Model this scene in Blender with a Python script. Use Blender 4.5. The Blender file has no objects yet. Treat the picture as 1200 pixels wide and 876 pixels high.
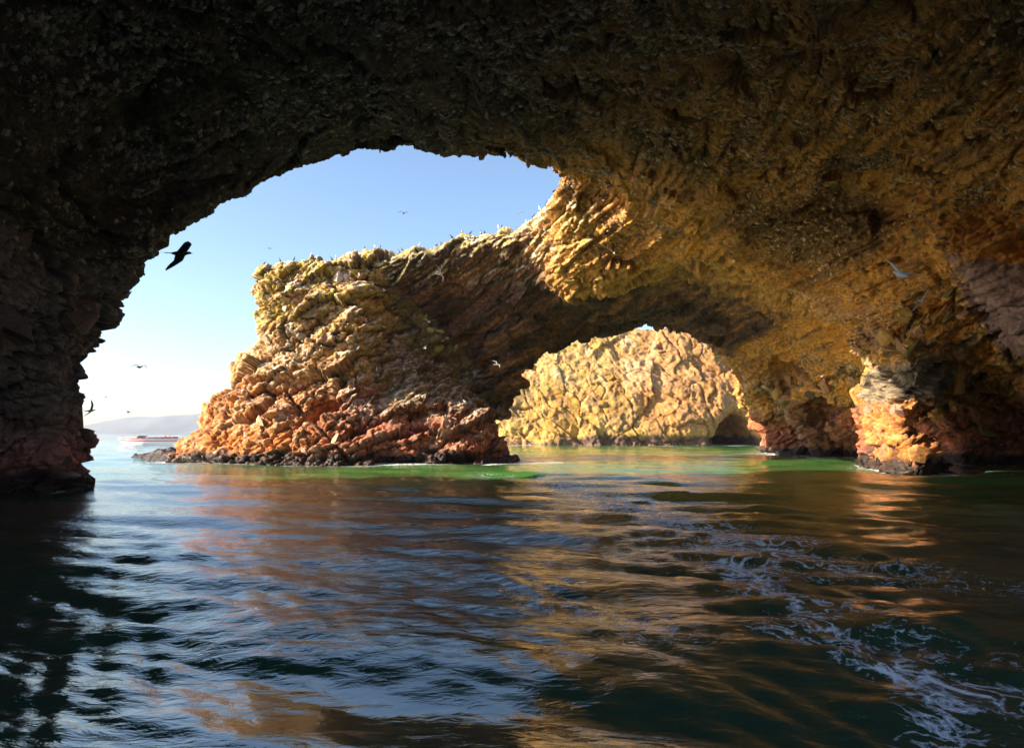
import bpy, math, random
import numpy as np
from mathutils import Vector, Matrix
from mathutils.bvhtree import BVHTree

random.seed(7)
RNG = np.random.default_rng(11)
scene = bpy.context.scene
C = scene.collection
R = math.radians

# ------------------------------------------------------------------ camera
CAM_H = 2.5
PITCH = math.atan(69 / 800)
cam = bpy.data.cameras.new('camera')
cam.sensor_width = 36
cam.lens = 24
cam.clip_start = 0.1
cam.clip_end = 12000
camo = bpy.data.objects.new('camera', cam)
C.objects.link(camo)
camo.location = (0, 0, CAM_H)
camo.rotation_euler = (math.pi / 2 + PITCH, 0, 0)
scene.camera = camo

# ------------------------------------------------------------------ light
SUN_TO = Vector((-0.965, -0.19, 0)).normalized()      # horizontal direction towards the sun
SUN_EL = R(28)
world = bpy.data.worlds.new('World')
scene.world = world
world.use_nodes = True
nt = world.node_tree
nt.nodes.clear()
sky = nt.nodes.new('ShaderNodeTexSky')
sky.sky_type = 'NISHITA'
sky.sun_disc = False
sky.sun_elevation = SUN_EL
sky.sun_rotation = math.atan2(SUN_TO.x, SUN_TO.y)
sky.altitude = 0
sky.air_density = 1.0
sky.dust_density = 1.0
sky.ozone_density = 2.2
bg = nt.nodes.new('ShaderNodeBackground')
bg.inputs['Strength'].default_value = 0.080
wo = nt.nodes.new('ShaderNodeOutputWorld')
nt.links.new(sky.outputs[0], bg.inputs[0])
nt.links.new(bg.outputs[0], wo.inputs[0])

sl = bpy.data.lights.new('sun', 'SUN')
sl.energy = 4.0
sl.angle = R(0.53)
sl.color = (1.0, 0.84, 0.62)
so = bpy.data.objects.new('sun', sl)
C.objects.link(so)
sdir = Vector((SUN_TO.x * math.cos(SUN_EL), SUN_TO.y * math.cos(SUN_EL), math.sin(SUN_EL)))
so.rotation_euler = sdir.to_track_quat('Z', 'Y').to_euler()
so.location = (-40, -20, 60)

scene.view_settings.view_transform = 'Standard'
scene.view_settings.look = 'None'
scene.view_settings.exposure = 1.8
scene.view_settings.gamma = 1
scene.cycles.max_bounces = 8
scene.cycles.diffuse_bounces = 5
scene.cycles.glossy_bounces = 4
scene.cycles.volume_bounces = 0
scene.cycles.use_denoising = True
scene.cycles.caustics_reflective = True
scene.cycles.blur_glossy = 2.5
scene.cycles.sample_clamp_indirect = 4.0


def P(px, py, Y):
    """the place at depth Y that the photograph shows at (px, py)"""
    u = (px - 600) / 800
    v = (438 - py) / 800
    ca, sa = math.cos(PITCH), math.sin(PITCH)
    k = Y / (ca - v * sa)
    return np.array((u * k, Y, CAM_H + k * (sa + v * ca)))


def W(px, py):
    """point of the water surface seen at (px, py)"""
    u = (px - 600) / 800
    v = (438 - py) / 800
    ca, sa = math.cos(PITCH), math.sin(PITCH)
    k = -CAM_H / (sa + v * ca)
    return np.array((u * k, (ca - v * sa) * k, 0.0))


# ------------------------------------------------------------------ tagging
def tag(o, label=None, cat=None, group=None, kind=None):
    if label: o['label'] = label
    if cat: o['category'] = cat
    if group: o['group'] = group
    if kind: o['kind'] = kind
    return o


def link(name, me, mat=None, parent=None):
    o = bpy.data.objects.new(name, me)
    C.objects.link(o)
    if mat is not None and len(me.materials) == 0:
        me.materials.append(mat)
    if parent is not None: o.parent = parent
    return o


def mesh_np(name, V, T, smooth=True, cols=None, attrs=None):
    me = bpy.data.meshes.new(name)
    V = np.ascontiguousarray(V, dtype=np.float32)
    T = np.ascontiguousarray(T, dtype=np.int32)
    k = T.shape[1]
    me.vertices.add(len(V))
    me.vertices.foreach_set('co', V.ravel())
    me.loops.add(len(T) * k)
    me.loops.foreach_set('vertex_index', T.ravel())
    me.polygons.add(len(T))
    me.polygons.foreach_set('loop_start', np.arange(0, len(T) * k, k, dtype=np.int32))
    me.polygons.foreach_set('use_smooth', np.full(len(T), smooth, dtype=bool))
    me.update(calc_edges=True)
    if cols is not None:
        a = me.attributes.new('Col', 'FLOAT_COLOR', 'POINT')
        c4 = np.ones((len(V), 4), dtype=np.float32)
        c4[:, :3] = cols
        a.data.foreach_set('color', c4.ravel())
    for k2, v in (attrs or {}).items():
        a = me.attributes.new(k2, 'FLOAT', 'POINT')
        a.data.foreach_set('value', np.ascontiguousarray(v, dtype=np.float32))
    return me


# ------------------------------------------------------------------ noise
def _h(ix, iy, iz, seed):
    h = (ix.astype(np.uint32) * np.uint32(374761393) + iy.astype(np.uint32) * np.uint32(668265263)
         + iz.astype(np.uint32) * np.uint32(2147483647) + np.uint32(seed * 974711 % 4294967295))
    h = (h ^ (h >> np.uint32(13))) * np.uint32(1274126177)
    h = (h ^ (h >> np.uint32(16))) * np.uint32(2246822519)
    return h ^ (h >> np.uint32(15))


def _f(h):
    return (h & np.uint32(0xFFFFFF)).astype(np.float32) / np.float32(16777215.0)


def vnoise(p, seed=0):
    """smooth value noise in -1..1, p is (n,3)"""
    i = np.floor(p).astype(np.int32)
    f = (p - i).astype(np.float32)
    f = f * f * (3 - 2 * f)
    out = np.zeros(len(p), dtype=np.float32)
    for dx in (0, 1):
        wx = f[:, 0] if dx else 1 - f[:, 0]
        for dy in (0, 1):
            wy = f[:, 1] if dy else 1 - f[:, 1]
            for dz in (0, 1):
                wz = f[:, 2] if dz else 1 - f[:, 2]
                out += wx * wy * wz * _f(_h(i[:, 0] + dx, i[:, 1] + dy, i[:, 2] + dz, seed))
    return out * 2 - 1


def fbm(p, octv=4, seed=0, gain=0.5, lac=2.03):
    a, s, t = 1.0, 0.0, 0.0
    q = np.array(p, dtype=np.float32)
    for k in range(octv):
        s = s + a * vnoise(q, seed + k * 17)
        t += a
        a *= gain
        q = q * lac + 5.3
    return s / t


def facets(p, seed=0, tilt=1.0):
    """blocky rock: every Voronoi cell is a tilted flat facet. returns height (-1..1), crack distance, cell random"""
    n = len(p)
    i = np.floor(p).astype(np.int32)
    f1 = np.full(n, 9e9, dtype=np.float32)
    f2 = np.full(n, 9e9, dtype=np.float32)
    hh = np.zeros(n, dtype=np.float32)
    rr = np.zeros(n, dtype=np.float32)
    for dx in (-1, 0, 1):
        for dy in (-1, 0, 1):
            for dz in (-1, 0, 1):
                cx, cy, cz = i[:, 0] + dx, i[:, 1] + dy, i[:, 2] + dz
                h = _h(cx, cy, cz, seed)
                rx = (h & np.uint32(1023)).astype(np.float32) / 1023
                ry = ((h >> np.uint32(10)) & np.uint32(1023)).astype(np.float32) / 1023
                rz = ((h >> np.uint32(20)) & np.uint32(1023)).astype(np.float32) / 1023
                ex = p[:, 0] - (cx + rx); ey = p[:, 1] - (cy + ry); ez = p[:, 2] - (cz + rz)
                d = ex * ex + ey * ey + ez * ez
                m = d < f1
                f2 = np.where(m, f1, np.minimum(f2, d))
                f1 = np.where(m, d, f1)
                g = h * np.uint32(2654435761)
                g = g ^ (g >> np.uint32(15))
                a = (g & np.uint32(255)).astype(np.float32) / 127.5 - 1
                b = ((g >> np.uint32(8)) & np.uint32(255)).astype(np.float32) / 127.5 - 1
                c = ((g >> np.uint32(16)) & np.uint32(255)).astype(np.float32) / 127.5 - 1
                r = (g >> np.uint32(24)).astype(np.float32) / 127.5 - 1
                hh = np.where(m, r * 0.55 + tilt * (a * ex + b * ey + c * ez), hh)
                rr = np.where(m, r, rr)
    return hh, np.sqrt(f2) - np.sqrt(f1), rr


def sst(a, b, x):
    t = np.clip((x - a) / (b - a), 0, 1)
    return t * t * (3 - 2 * t)


def mix(a, b, t):
    t = np.asarray(t)[..., None] if np.ndim(a) != 0 and np.ndim(t) == 1 else t
    return a * (1 - t) + b * t


# ------------------------------------------------------------------ solid modelling on a grid
def poly_sdf(X, Y, poly):
    """signed distance to a plan polygon, negative inside"""
    poly = np.asarray(poly, dtype=np.float32)
    d = np.full(X.shape, 9e9, dtype=np.float32)
    s = np.ones(X.shape, dtype=np.float32)
    n = len(poly)
    for i in range(n):
        a, b = poly[i], poly[i - 1]
        e = b - a
        wx, wy = X - a[0], Y - a[1]
        t = np.clip((wx * e[0] + wy * e[1]) / (e @ e + 1e-9), 0, 1)
        d = np.minimum(d, (wx - e[0] * t) ** 2 + (wy - e[1] * t) ** 2)
        c1 = Y >= a[1]; c2 = Y < b[1]; c3 = e[0] * wy > e[1] * wx
        s = np.where((c1 & c2 & c3) | (~c1 & ~c2 & ~c3), -s, s)
    return s * np.sqrt(d)


def layers(X, Y, Z, levels):
    """solid through plan outlines at rising heights (2-D distances blended in z)"""
    ds = [poly_sdf(X, Y, pl) for _, pl in levels]
    zs = [z for z, _ in levels]
    out = np.empty(X.shape + (len(Z),), dtype=np.float32)
    for k, z in enumerate(Z):
        if z <= zs[0]: out[..., k] = ds[0]
        elif z >= zs[-1]: out[..., k] = ds[-1]
        else:
            j = max(i for i in range(len(zs)) if zs[i] <= z)
            t = (z - zs[j]) / (zs[j + 1] - zs[j])
            out[..., k] = ds[j] * (1 - t) + ds[j + 1] * t
    return out


def smin(a, b, k):
    h = np.clip(0.5 + 0.5 * (b - a) / k, 0, 1)
    return b * (1 - h) + a * h - k * h * (1 - h)


def smax(a, b, k): return -smin(-a, -b, k)


def rbf(pts, X, Y, c=2.0, lam=0.02):
    pts = np.asarray(pts, dtype=np.float64)
    d = np.sqrt(((pts[:, None, :2] - pts[None, :, :2]) ** 2).sum(-1) + c * c)
    n = len(pts)
    A = np.zeros((n + 1, n + 1))
    A[:n, :n] = d - np.eye(n) * lam
    A[:n, n] = 1; A[n, :n] = 1
    w = np.linalg.solve(A, np.append(pts[:, 2], 0))
    out = np.full(X.shape, w[n])
    for i in range(n):
        out += w[i] * np.sqrt((X - pts[i, 0]) ** 2 + (Y - pts[i, 1]) ** 2 + c * c)
    return out.astype(np.float32)


def surface_nets(F, org, h):
    """F < 0 is rock; returns vertices and outward triangles"""
    S = F < 0
    nx, ny, nz = F.shape
    c = np.zeros((nx - 1, ny - 1, nz - 1), dtype=np.int8)
    for a in (0, 1):
        for b in (0, 1):
            for d in (0, 1):
                c += S[a:nx - 1 + a, b:ny - 1 + b, d:nz - 1 + d]
    idx = np.argwhere((c > 0) & (c < 8))
    idm = np.full(c.shape, -1, dtype=np.int32)
    idm[idx[:, 0], idx[:, 1], idx[:, 2]] = np.arange(len(idx))
    acc = np.zeros((len(idx), 3)); cnt = np.zeros(len(idx))
    cor = [(a, b, d) for a in (0, 1) for b in (0, 1) for d in (0, 1)]
    val = {q: F[idx[:, 0] + q[0], idx[:, 1] + q[1], idx[:, 2] + q[2]] for q in cor}
    for q in cor:
        for ax in range(3):
            if q[ax]: continue
            r = list(q); r[ax] = 1; r = tuple(r)
            v0, v1 = val[q], val[r]
            m = (v0 < 0) != (v1 < 0)
            t = np.where(m, v0 / (v0 - v1 + 1e-12), 0)
            pt = np.tile(np.array(q, dtype=float), (len(idx), 1)); pt[:, ax] = t
            acc += pt * m[:, None]; cnt += m
    V = (idx + acc / cnt[:, None]) * h + np.array(org)
    quads = []
    for ax in range(3):
        b, d = (ax + 1) % 3, (ax + 2) % 3
        sl0 = [slice(None)] * 3; sl1 = [slice(None)] * 3
        sl0[ax] = slice(0, -1); sl1[ax] = slice(1, None)
        ch = S[tuple(sl0)] != S[tuple(sl1)]
        e = np.argwhere(ch)
        ok = (e[:, b] > 0) & (e[:, d] > 0) & (e[:, b] < F.shape[b] - 1) & (e[:, d] < F.shape[d] - 1)
        e = e[ok]
        q = []
        for ob, od in ((-1, -1), (0, -1), (0, 0), (-1, 0)):
            g = e.copy(); g[:, b] += ob; g[:, d] += od
            q.append(idm[g[:, 0], g[:, 1], g[:, 2]])
        q = np.stack(q, 1)
        flip = ~S[e[:, 0], e[:, 1], e[:, 2]]
        q[flip] = q[flip][:, ::-1]
        quads.append(q)
    Q = np.concatenate(quads)
    Q = Q[(Q >= 0).all(1)]
    d1 = ((V[Q[:, 0]] - V[Q[:, 2]]) ** 2).sum(1); d2 = ((V[Q[:, 1]] - V[Q[:, 3]]) ** 2).sum(1)
    m = d1 < d2
    T = np.concatenate([Q[m][:, [0, 1, 2]], Q[m][:, [0, 2, 3]], Q[~m][:, [0, 1, 3]], Q[~m][:, [1, 2, 3]]])
    return V, T


def laplace(V, T, it=1, k=0.5):
    E = np.concatenate([T[:, [0, 1]], T[:, [1, 2]], T[:, [2, 0]]])
    for _ in range(it):
        s = np.zeros_like(V); n = np.zeros(len(V))
        for a, b in ((0, 1), (1, 0)):
            for ax in range(3): s[:, ax] += np.bincount(E[:, a], V[E[:, b], ax], len(V))
            n += np.bincount(E[:, a], minlength=len(V))
        V = V * (1 - k) + k * s / np.maximum(n, 1)[:, None]
    return V


def normals(V, T):
    n = np.cross(V[T[:, 1]] - V[T[:, 0]], V[T[:, 2]] - V[T[:, 0]])
    out = np.zeros_like(V)
    for c in range(3):
        for ax in range(3): out[:, ax] += np.bincount(T[:, c], n[:, ax], len(V))
    return out / (np.linalg.norm(out, axis=1)[:, None] + 1e-12)


CAMP = np.array((0, 0, CAM_H))


def refine(V, T, px, rounds=8, smooth_rounds=2):
    """split the edges that would look long from around the viewpoint"""
    for r in range(rounds):
        cen = V[T].mean(1) - CAMP
        nn = np.cross(V[T[:, 1]] - V[T[:, 0]], V[T[:, 2]] - V[T[:, 0]])
        dist = np.linalg.norm(cen, axis=1)
        facing = (nn * cen).sum(1) < 0.25 * np.linalg.norm(nn, axis=1) * dist
        yy = np.maximum(cen[:, 1], 0.1)
        infr = (cen[:, 1] > 1) & (np.abs(cen[:, 0] / yy) < 0.86) & (cen[:, 2] / yy < 0.78) & (cen[:, 2] > -3.6)
        act = facing & infr
        lim = np.where(act, px, px * 14)
        E = np.stack([T[:, [0, 1]], T[:, [1, 2]], T[:, [2, 0]]], 1)
        L = np.linalg.norm(V[E[..., 0]] - V[E[..., 1]], axis=2)
        long_ = L / np.maximum(dist, 3)[:, None] * 683 > lim[:, None]
        Es = np.sort(E.reshape(-1, 2), 1)
        key = Es[:, 0].astype(np.int64) * len(V) + Es[:, 1]
        uk, inv = np.unique(key, return_inverse=True)
        inv = inv.ravel()
        mk = np.zeros(len(uk), dtype=bool)
        mk[inv[long_.ravel()]] = True
        if not mk.any(): break
        ids = np.full(len(uk), -1, dtype=np.int64)
        ids[mk] = len(V) + np.arange(mk.sum())
        a, b = uk[mk] // len(V), uk[mk] % len(V)
        V = np.concatenate([V, (V[a] + V[b]) / 2])
        M = ids[inv].reshape(-1, 3)
        has = M >= 0
        cnt = has.sum(1)
        out = [T[cnt == 0]]
        m = cnt == 3
        t, q = T[m], M[m]
        out += [np.stack([t[:, 0], q[:, 0], q[:, 2]], 1), np.stack([q[:, 0], t[:, 1], q[:, 1]], 1),
                np.stack([q[:, 2], q[:, 1], t[:, 2]], 1), q]
        for k in range(3):
            m = (cnt == 1) & has[:, k]
            t = np.roll(T[m], -k, axis=1); q = M[m][:, k]
            out += [np.stack([t[:, 0], q, t[:, 2]], 1), np.stack([q, t[:, 1], t[:, 2]], 1)]
            m = (cnt == 2) & ~has[:, k]
            t = np.roll(T[m], -k, axis=1); q = np.roll(M[m], -k, axis=1)
            out += [np.stack([t[:, 0], t[:, 1], q[:, 1]], 1), np.stack([t[:, 0], q[:, 1], q[:, 2]], 1),
                    np.stack([q[:, 2], q[:, 1], t[:, 2]], 1)]
        T = np.concatenate(out)
        if r < smooth_rounds: V = laplace(V, T, 1, 0.5)
    return V, T


# ------------------------------------------------------------------ materials
def nodes(mat):
    mat.use_nodes = True
    n = mat.node_tree
    n.nodes.clear()
    return n


def rock_material(name, bump=0.5, scale=1.0, pebbles=0.0, rough=0.85, var=0.45):
    m = bpy.data.materials.new(name)
    n = nodes(m)
    N, L = n.nodes.new, n.links.new
    out = N('ShaderNodeOutputMaterial'); b = N('ShaderNodeBsdfPrincipled')
    L(b.outputs[0], out.inputs[0])
    b.inputs['Specular IOR Level'].default_value = 0.3
    co = N('ShaderNodeNewGeometry')
    at = N('ShaderNodeAttribute'); at.attribute_name = 'Col'
    wet = N('ShaderNodeAttribute'); wet.attribute_name = 'wet'
    mp = N('ShaderNodeMapping'); mp.inputs['Scale'].default_value = (scale, scale, scale * 1.6)
    mp.inputs['Rotation'].default_value = (0.25, 0.45, 0.2)
    L(co.outputs['Position'], mp.inputs['Vector'])
    n1 = N('ShaderNodeTexNoise'); n1.inputs['Scale'].default_value = 1.7; n1.inputs['Detail'].default_value = 9
    n1.inputs['Roughness'].default_value = 0.68
    n2 = N('ShaderNodeTexNoise'); n2.inputs['Scale'].default_value = 9; n2.inputs['Detail'].default_value = 5
    n2.inputs['Roughness'].default_value = 0.7
    vo = N('ShaderNodeTexVoronoi'); vo.inputs['Scale'].default_value = 3.2; vo.feature = 'DISTANCE_TO_EDGE'
    for t in (n1, n2, vo): L(mp.outputs[0], t.inputs['Vector'])
    r1 = N('ShaderNodeMapRange'); r1.inputs[1].default_value = 0.3; r1.inputs[2].default_value = 0.7
    r1.inputs[3].default_value = 1 - var; r1.inputs[4].default_value = 1 + var
    L(n1.outputs[0], r1.inputs[0])
    r2 = N('ShaderNodeMapRange'); r2.inputs[1].default_value = 0.3; r2.inputs[2].default_value = 0.7
    r2.inputs[3].default_value = 1 - var * .8; r2.inputs[4].default_value = 1 + var * .8
    L(n2.outputs[0], r2.inputs[0])
    mm = N('ShaderNodeMath'); mm.operation = 'MULTIPLY'
    L(r1.outputs[0], mm.inputs[0]); L(r2.outputs[0], mm.inputs[1])
    vm = N('ShaderNodeVectorMath'); vm.operation = 'SCALE'
    L(at.outputs['Color'], vm.inputs[0]); L(mm.outputs[0], vm.inputs['Scale'])
    L(vm.outputs[0], b.inputs['Base Color'])
    rr = N('ShaderNodeMapRange'); rr.inputs[3].default_value = rough; rr.inputs[4].default_value = 0.28
    L(wet.outputs['Fac'], rr.inputs[0]); L(rr.outputs[0], b.inputs['Roughness'])
    vr = N('ShaderNodeMapRange'); vr.inputs[1].default_value = 0; vr.inputs[2].default_value = 0.12
    L(vo.outputs[0], vr.inputs[0])
    s1 = N('ShaderNodeMath'); s1.operation = 'MULTIPLY_ADD'
    L(vr.outputs[0], s1.inputs[0]); s1.inputs[1].default_value = 0.10; L(n1.outputs[0], s1.inputs[2])
    s2 = N('ShaderNodeMath'); s2.operation = 'MULTIPLY_ADD'
    L(n2.outputs[0], s2.inputs[0]); s2.inputs[1].default_value = 0.25; L(s1.outputs[0], s2.inputs[2])
    bp = N('ShaderNodeBump'); bp.inputs['Strength'].default_value = bump; bp.inputs['Distance'].default_value = 0.5
    L(s2.outputs[0], bp.inputs['Height']); L(bp.outputs[0], b.inputs['Normal'])
    return m


def plain(name, col, rough=0.5, metal=0.0, noise=0.15, scale=6.0):
    m = bpy.data.materials.new(name)
    n = nodes(m)
    N, L = n.nodes.new, n.links.new
    out = N('ShaderNodeOutputMaterial'); b = N('ShaderNodeBsdfPrincipled')
    L(b.outputs[0], out.inputs[0])
    t = N('ShaderNodeTexNoise'); t.inputs['Scale'].default_value = scale; t.inputs['Detail'].default_value = 4
    tc = N('ShaderNodeTexCoord'); L(tc.outputs['Object'], t.inputs['Vector'])
    r = N('ShaderNodeMapRange'); r.inputs[3].default_value = 1 - noise; r.inputs[4].default_value = 1 + noise
    L(t.outputs[0], r.inputs[0])
    vm = N('ShaderNodeVectorMath'); vm.operation = 'SCALE'; vm.inputs[0].default_value = col
    L(r.outputs[0], vm.inputs['Scale']); L(vm.outputs[0], b.inputs['Base Color'])
    b.inputs['Roughness'].default_value = rough; b.inputs['Metallic'].default_value = metal
    return m


M_ROCK = rock_material('broken_rock', 0.55, 1.0, var=0.42)
M_ROOF = rock_material('conglomerate', 0.7, 1.5, var=0.5)
M_FAR = rock_material('far_rock', 0.55, 0.8, var=0.38)

# ------------------------------------------------------------------ THE HEADLAND (cave, arch and stack come out of one solid)
H = 0.5
ORG = (-47.0, -36.0, -4.0)
gx = np.arange(ORG[0], 72.01, H, dtype=np.float32)
gy = np.arange(ORG[1], 96.01, H, dtype=np.float32)
gz = np.arange(ORG[2], 33.01, H, dtype=np.float32)
GX, GY = np.meshgrid(gx, gy, indexing='ij')

RIM = [(128, 370, 31), (134, 335, 31.5), (144, 306, 32), (170, 287, 32.5), (200, 268, 33), (240, 247, 33.5), (285, 230, 34),
       (330, 208, 34), (370, 193, 34.5), (400, 180, 35), (440, 177, 35), (490, 175, 35.5), (540, 177, 36), (590, 181, 37.5),
       (625, 192, 41), (650, 205, 45), (660, 212, 48)]
FAR_EDGE = [(590, 492, 67.5), (601, 455, 69), (640, 420, 71), (700, 396, 74), (760, 382, 77), (815, 397, 79), (862, 425, 80),
            (890, 468, 80), (903, 518, 79)]
CEIL = [(-20, 0, 19), (200, 0, 20), (400, 0, 20), (600, 0, 20), (800, 0, 20), (1000, 0, 20), (1220, 0, 20),
        (0, 150, 22), (0, 300, 24), (50, 400, 27.5), (0, 450, 27), (100, 330, 29), (110, 200, 27), (200, 150, 27), (300, 100, 26),
        (300, 180, 31), (400, 100, 27), (400, 150, 31), (500, 100, 28), (500, 140, 31.5), (600, 100, 28), (600, 145, 32), (700, 100, 28),
        (690, 160, 34.5), (740, 195, 39), (720, 215, 46), (690, 222, 49), (760, 240, 44), (800, 200, 38), (900, 100, 28), (900, 250, 42),
        (1000, 200, 36), (1100, 150, 30), (1200, 90, 24), (1000, 100, 27), (820, 290, 48), (880, 320, 51),
        # underside of the bridge, steep by the golden face
        (432, 325, 62), (480, 310, 61.5), (560, 296, 59.5), (612, 290, 56.5), (640, 300, 54.5), (470, 400, 65), (520, 400, 65),
        (560, 375, 64), (600, 350, 62), (650, 335, 56), (700, 325, 53), (745, 290, 50.5), (560, 440, 66.5), (650, 375, 67),
        (700, 360, 66), (760, 340, 64), (780, 310, 56), (820, 360, 66),
        # towards the right wall
        (850, 400, 70), (900, 430, 70), (900, 350, 54), (950, 400, 60), (950, 470, 67), (1000, 350, 48), (1000, 440, 60),
        (1050, 390, 45), (1100, 300, 40), (1150, 340, 40.5), (1200, 250, 36), (1200, 410, 40.5), (1130, 440, 45), (1100, 372, 42.8), (1150, 385, 41.5), (1050, 300, 43)]
FREE = [(-25, 10, -3), (-22, 10, 6), (-16, 8, 12.5), (0, 8, 14), (16, 10, 13.5), (26, 12, 8), (31, 15, -3), (36, 30, -2), (38, 40, 2),
        (-24, 22, -3), (0, -10, 14), (-20, -12, 5), (20, -12, 9), (0, -24, 13), (4, -34, 14), (25, -34, 9), (-20, -28, 3),
        (60, 60, -5), (50, 80, -5), (43, 66, -4), (60, 20, -5), (-40, 10, -5), (-40, 25, -4), (36, 76, -3), (-30, 30, -4)]
zb_pts = [tuple(P(*q)) for q in RIM + FAR_EDGE + CEIL] + FREE
zb = rbf(zb_pts, GX, GY)
gzx, gzy = np.gradient(zb, H)
slope = np.sqrt(1 + gzx ** 2 + gzy ** 2)

pl = lambda L_: [tuple(P(*q)[:2]) for q in L_]
xy = lambda px, Y: ((px - 600) / 800 * Y * 1.004, Y)
main_poly = [(-46.5, 31)] + [(-30, 33.5), (-19.5, 32)] + pl(RIM) + [(4.2, 52), (5.5, 60), (9, 68), (13, 76)] + pl(FAR_EDGE[4:]) + \
            [(33, 84), (50, 94), (71, 90), (71.5, -35), (-46.5, -35)]
bridge_poly = [xy(395, 62.5), xy(432, 61.8), xy(480, 61), xy(560, 59), xy(612, 55.5), xy(640, 52.5), xy(655, 49), (9, 50), (14, 60), (17, 77.5)] + \
              pl(FAR_EDGE[:4])[::-1] + [(-2.5, 68.5), (-8, 70), (-17, 70)]
zt_pts = [tuple(P(*q)) for q in [(300, 312, 62), (350, 306, 62), (400, 306, 62), (440, 303, 62), (480, 291, 61), (520, 281, 60.2),
                                 (560, 274, 59.5), (600, 268, 56.5), (625, 258, 54), (642, 240, 52), (652, 222, 50)]] + \
         [(-20, 69, 18.5), (-8, 68, 18.5), (4, 70, 19), (14, 74, 20), (6, 58, 24), (-24, 66, 16.5)]
zt = rbf(zt_pts, GX, GY, c=1.0)

Z3 = gz[None, None, :]
und = (zb[..., None] - Z3) / slope[..., None]
d_main = poly_sdf(GX, GY, main_poly)[..., None]
d_bri = poly_sdf(GX, GY, bridge_poly)[..., None]
roof_top = 27 + 3 * np.sin(GX * .11) * np.cos(GY * .13)
F = smax(smax(und, d_main, 0.8), Z3 - roof_top[..., None], 1.5)
Fb = smax(smax(und, d_bri, 0.7), Z3 - zt[..., None], 0.8)
F = smin(F, Fb, 1.2)
del Fb, und

# left wall: plan outlines at rising heights
lw = [(-4, [(-47, 33), (-30, 33.5), (-19.6, 32), *[tuple(P(*q)[:2]) for q in [(74, 570, 30.2), (66, 570, 29), (40, 570, 29), (0, 570, 29.3)]], (-27, 24), (-27, 5), (-30, -36), (-47, -36)]),
      (1.6, [(-47, 33), (-30, 33.5), (-19.6, 32), *[tuple(P(*q)[:2]) for q in [(78, 520, 30.3), (70, 520, 29.2), (40, 520, 29.2), (0, 520, 29.3)]], (-27, 24), (-27, 5), (-30, -36), (-47, -36)]),
      (3.2, [(-47, 33), (-30, 33.5), (-19.5, 32.2), *[tuple(P(*q)[:2]) for q in [(72, 480, 30.5), (62, 480, 29.6), (40, 480, 29), (-10, 480, 28)]], (-25, 22), (-25, 5), (-30, -36), (-47, -36)]),
      (5.6, [(-47, 33), (-30, 33.5), (-19.5, 32.4), *[tuple(P(*q)[:2]) for q in [(84, 430, 30.8), (72, 430, 29.2), (40, 430, 28), (-20, 430, 26)]], (-24, 20), (-24, 5), (-30, -36), (-47, -36)]),
      (9.2, [(-47, 33), (-30, 33.5), (-19, 33), *[tuple(P(*q)[:2]) for q in [(124, 350, 31.6), (100, 350, 29.5), (30, 350, 26), (-20, 350, 24)]], (-21, 18), (-21, 5), (-26, -36), (-47, -36)])]
F = smin(F, np.maximum(layers(GX, GY, gz, lw), Z3 - 11), 0.7)
# right wall
rw = [(-4, [(32, 86), (31.2, 79), (32, 74), (33, 70.5), (36.5, 68.5), (38, 60), (36, 55), (40, 53.5), (45, 51), (50, 46), (46, 30), (40, 10), (40, -36), (72, -36), (72, 95)]),
      (3, [(31, 87), (30.2, 79.5), (31.2, 74), (32.5, 69.5), (36, 67.5), (37.5, 60), (35.5, 54), (39, 52.5), (44, 50), (47, 44), (43, 28), (36, 8), (36, -36), (72, -36), (72, 95)]),
      (8, [(28.4, 88), (28.6, 80), (29.4, 73), (30, 66), (33, 60), (33, 53), (30.5, 47.5), (31.2, 43.5), (32.5, 40), (35, 35), (36, 24), (32, 8), (32, -36), (72, -36), (72, 95)])]
F = smin(F, np.maximum(layers(GX, GY, gz, rw), Z3 - 12), 1.0)
# pillar that stands in the water before the right wall
pc = [(-4, [xy(1018, 43), xy(1030, 41.2), xy(1050, 40.6), xy(1085, 41), xy(1100, 42.5), xy(1085, 46), (30, 55), (27, 55), (22.8, 46)]),
      (0.6, [xy(1022, 43.3), xy(1032, 42), xy(1050, 41.5), xy(1080, 42), xy(1092, 43), xy(1080, 46), (30, 55), (27, 55), (23, 46)]),
      (3, [xy(1022, 44), xy(1028, 43), xy(1040, 42.8), xy(1046, 43.4), xy(1050, 45), xy(1055, 48), (31, 55), (27, 55), (23, 47)]),
      (4.6, [xy(1026, 44.5), xy(1032, 43), xy(1050, 42), xy(1070, 42.6), xy(1074, 45), xy(1075, 48), (32, 55), (27, 55), (23.3, 47)]),
      (7, [xy(1022, 45), xy(1030, 43), xy(1050, 41.6), xy(1085, 42), xy(1090, 45), (33, 50), (32, 55), (27, 55), (24, 47)])]
pc = [(z_, [(a_ + 1.15, b_) for a_, b_ in q_]) for z_, q_ in pc]
F = smin(F, np.maximum(layers(GX, GY, gz, pc), Z3 - 8.5), 0.6)
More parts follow.
